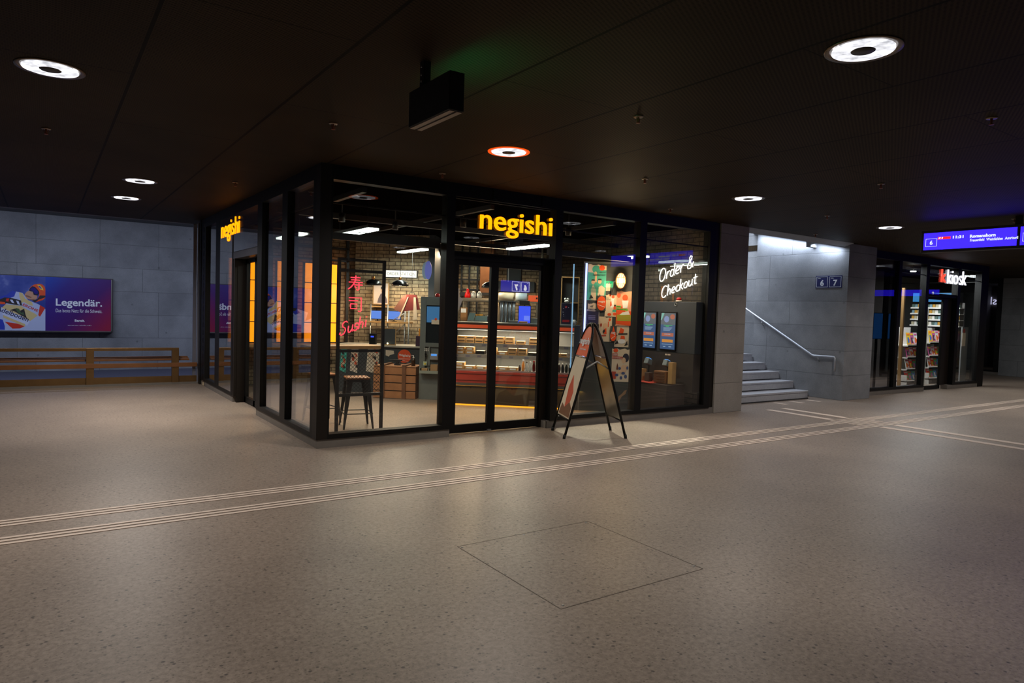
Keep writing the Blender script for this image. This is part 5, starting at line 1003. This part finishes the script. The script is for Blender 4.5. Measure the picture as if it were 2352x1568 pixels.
# ================================================================ kiosk further right
KY = .35
struct('trim_11', MB().box(11.85, 11.98, KY-.02, KY+.14, .0, CH), BLK)
window('window_11', 'x', 11.98, 1.46, KY, .0, .11, GLASSD)
window('window_12', 'x', 13.44, 1.32, KY, .02, .15, GLASS)
window('window_13', 'x', 16.25, 1.45, KY, .15, .12, GLASS)
window('window_14', 'x', 14.76, 1.49, KY, 0, 0, GLASS, zb=2.30, rail=.01, po=.017)
struct('trim_12', MB().box(17.70, 18.0, KY, KY+.2, 0, CH), BLK)
struct('baseboard_4', MB().box(11.85, 14.8, KY+.01, KY+.16, 0, .1).box(16.0, 18.0, KY+.01, KY+.3, 0, .1), PLN)
dr = bpy.data.objects.new('door_3', None); COL.objects.link(dr); dr['kind'] = 'structure'; dr.location = (14.76, KY+.12, 0)
for x0, x1 in ((.0, .16), (.16, 1.08)):
    f = MB().box(x0, x0+.04, 0, .05, .01, 2.26).box(x1-.04, x1, 0, .05, .01, 2.26).box(x0, x1, 0, .05, .01, .1).box(x0, x1, 0, .05, 2.2, 2.26)
    lf = f.build('door_leaf', BLK, dr); MB().box(x0+.04, x1-.04, .02, .028, .1, 2.2).build('glass_pane', CLEAR, lf); MB().box(x0+.018, x0+.026, -.003, 0, .1, 2.2).build('edge_seal', mat('pink_seal', (220, 170, 160), .5), lf)
MB().box(1.08, 1.49, 0, .05, .1, 2.26).build('side_panel', BRN, dr); MB().box(0, 1.49, -.1, .05, 2.26, 2.34).build('transom', BLK, dr)
# k kiosk lettering
t = thing('kiosk_sign', 'white and red illuminated kiosk lettering above the kiosk door', 'sign', (15.20, KY-.0, 2.60))
text('red_letter', 'k', .4, emi('red_letter_light', (1.0, .06, .03), 1.6), t, (.14, 0, .02), RX, .012, .0, fit=(.24, .31)); text('lettering', 'kiosk', .4, emi('bright_white_letter', (.86, .86, 1.0), 1.8), t, (.46, 0, .0), RX, .012, -.002, fit=(1.02, .34))

t = thing('kiosk_sign', 'second kiosk lettering on the far side front, seen mirrored in the next shop glass', 'sign', (18.03, 3.5, 2.45), PI/2)
text('lettering', 'kiosk', .4, emi('bright_white_letter2', (.7, .7, 1.0), 4), t, (0, 0, 0), RX, .012, -.002, fit=(.85, .30)); MB().box(0, .85, .012, .03, .1, .12).build('mounting_rail', BLK, t)
struct('wall_kiosk_side', MB().box(17.85, 18.0, 3.0, 9, 0, CH), mat('kiosk_wall', (120, 116, 112), .7))
struct('wall_kiosk_back', MB().box(11.85, 26, 4.2, 4.4, 0, CH), mat('kiosk_back', (150, 150, 150), .7))
# far shop with dark glass
window('window_15', 'y', 1.9, 4.2, 23.2, .15, .1, glass('far_dark_glass', (.3, .3, .3), 5.0), flip=-1)
struct('baseboard_5', MB().box(23.21, 23.4, 1.9, 6.1, 0, .1), PLN)
struct('wall_far_pier', MB().box(23.2, 25, .2, 1.9, 0, CH), CONY, 'bare concrete wall at the right edge beyond the kiosk')
struct('wall_far_back', MB().box(26, 26.2, 1.9, 8, 0, CH), mat('kiosk_wall'))
f = MB().box(24.4, 24.43, 2.2, 2.23, 0, 2).box(24.4, 24.43, 5.57, 5.6, 0, 2)
for k in range(6): f.box(24.4, 24.9, 2.2, 5.6, .3+k*.32, .33+k*.32)
tag(f.build('far_shelves', mat('shelf_grey', (120, 116, 112), .6)), 'dim goods shelves behind the dark far shop glass', 'shelf')
window('window_16', 'y', KY+.2, 2.45, 18.0, 0, .1, GLASS, flip=1)
struct('wall_kiosk_wing', MB().box(18.0, 18.01, 3.0, 3.01, 0, .1), mat('kiosk_wall'))
# kiosk interior
lamp('kiosk_light', 'AREA', (15.7, .95, 2.95), 170, (.92, .97, 1.0), shape='RECTANGLE', size=4.2, size_y=.5)
for i, (x, y) in enumerate(((13.9, 1.6), (15.2, 2.2), (16.6, 1.6))):
    t = thing('kiosk_ceiling_light', ('left', 'middle', 'right')[i]+' small white ceiling light inside the kiosk', 'ceiling lamp', (x, y, 2.98)); MB().lathe((0, 0, 0), [(0, 0), (.07, 0), (.07, .02), (0, .02)], 20).build('diffuser', emi('kiosk_white', (.95, .98, 1), 8), t); MB().cyl((0, 0, .02), (0, 0, .18), .01, 6).build('stem', BLK, t)
PAL = [mat('cover_%d' % i, c_, .5) for i, c_ in enumerate(((214, 40, 36), (240, 200, 40), (60, 120, 200), (230, 230, 226), (240, 120, 40), (70, 160, 90), (200, 90, 150), (60, 60, 66)))]
def magazine_stand(x0, x1, y0, label, levels, where):
    t = thing('magazine_stand', label, 'magazine stand', (x0, y0, 0)); w = x1-x0
    MB().box(0, w, .28, .32, 0, 1.5).box(0, .02, 0, .3, 0, .3).box(w-.02, w, 0, .3, 0, .3).build('stand_frame', WHITE, t)
    for k, z in enumerate(levels): MB().box(0, w, 0, .28, z, z+.03).box(0, w, 0, .012, z, z+.06).build('shelf', WHITE, t)
    r_ = ('bottom', 'second', 'third', 'fourth', 'top')
    for k, z in enumerate(levels):
        x = .03; i = 0; h = .32 if k == len(levels)-1 else .25
        while x < w-.19:
            m_ = (k*3+i*5) % 8; wd = .17
            o = thing('magazine', ORD[i]+' magazine from the left on the '+r_[k]+' shelf of '+where, 'magazine', (x0+x, y0+.03, z+.031), 0, 'magazines in '+where)
            MB().hexa([(0, 0, 0), (wd, 0, 0), (wd, .012, 0), (0, .012, 0), (0, .06, h), (wd, .06, h), (wd, .07, h), (0, .07, h)], 0).build('pages', PAL[m_], o)
            q = MB(); sl = .06/h
            for (a, c_, z0, z1, mm) in ((.02, wd-.02, h*.80, h*.93, 0), (.03, wd*.6, h*.2, h*.62, 1), (wd*.62, wd-.02, h*.3, h*.5, 2), (.02, wd-.03, h*.06, h*.14, 0)): q.hexa([(a, sl*z0-.003, z0), (c_, sl*z0-.003, z0), (c_, sl*z0, z0), (a, sl*z0, z0), (a, sl*z1-.003, z1), (c_, sl*z1-.003, z1), (c_, sl*z1, z1), (a, sl*z1, z1)], mm)
            q.build('cover_print', [PAL[(m_+3) % 8], PAL[(m_+1) % 8], PAL[(m_+5) % 8]], o)
            x += wd+.012; i += 1
magazine_stand(15.30, 15.96, 1.0, 'white magazine stand behind the left kiosk window', (.12, .42, .72, 1.02), 'the kiosk window stand')
magazine_stand(16.9, 17.74, 1.2, 'tall white magazine stand seen through the kiosk door', (.12, .42, .72, 1.08), 'the stand behind the kiosk door')
t = thing('goods_shelf', 'white wall shelf with rows of small packets seen through the kiosk door', 'shelf', (17.48, 2.05, 0), -PI/2)
MB().box(0, 1.25, .3, .36, 1.53, 2.19).build('back_panel', mat('shelf_grey'), t)
for k in range(4):
    z = 1.55+k*.16; s_ = MB().box(0, 1.25, .05, .3, z, z+.018).box(0, 1.25, .04, .05, z-.01, z+.03).build('shelf', WHITE, t); q = MB()
    for j in range(16): q.box(.02+j*.076, .02+j*.076+.066, .08, .13, z+.019, z+.115, (j*7+k*3) % 5)
    q.build('small_packets', [mat('pk_a', (190, 180, 150)), mat('pk_b', (120, 150, 160)), mat('pk_c', (230, 226, 220)), mat('pk_d', (200, 150, 60)), mat('pk_e', (90, 110, 100))], s_)
t = thing('kiosk_partition', 'tall white display panel inside the left kiosk window', 'panel', (16.02, 1.1, .0)); MB().box(0, .45, 0, .03, 0, 2.0).build('board', mat('panel_grey', (170, 170, 164), .5), t)
t = thing('wood_post', 'thin pale wooden post at the left edge of the kiosk window', 'post', (14.54, .8, .0)); MB().box(0, .06, 0, .06, 0, 2.45).build('body', PINE, t)
t = thing('poster_stand', 'grey perforated stand with paper notice behind the right kiosk window', 'stand', (17.3, .62, 0)); MB().box(0, .35, 0, .03, 0, 1.55).build('board', mat('panel_grey2', (120, 120, 120), .5), t); MB().box(.0, .2, -.006, 0, 1.05, 1.4).disc(.1, 1.45, .06, -.006, 0, 1).build('notice', [CREAM, mat('notice_red', (170, 70, 60))], t)
for i, x in enumerate((13.5, 14.25)):
    t = thing('info_screen', ('left', 'right')[i]+' dim blue upright screen behind the dark kiosk glass', 'screen', (x-.4-.1*i, .75, 1.22)); MB().box(0, .40, 0, .04, 0, .60).build('housing', BLK, t); MB().box(.01, .39, -.004, 0, .01, .59).build('screen', emi('dim_blue_screen', (.008, .07, .24), .8), t)
    MB().box(.18, .22, .0, .04, -1.22, 0).build('stand_pole', BLK, t)
t = thing('blue_header_panel', 'blue lit header panel above the packet shelf in the kiosk', 'panel', (17.50, 2.0, 2.20), -PI/2); MB().box(0, 1.15, .0, .3, 0, .26).build('housing', BLK, t); MB().box(.01, 1.14, -.004, 0, .01, .25).build('light_panel', emi('header_blue', (.03, .25, .6), 1.0), t)
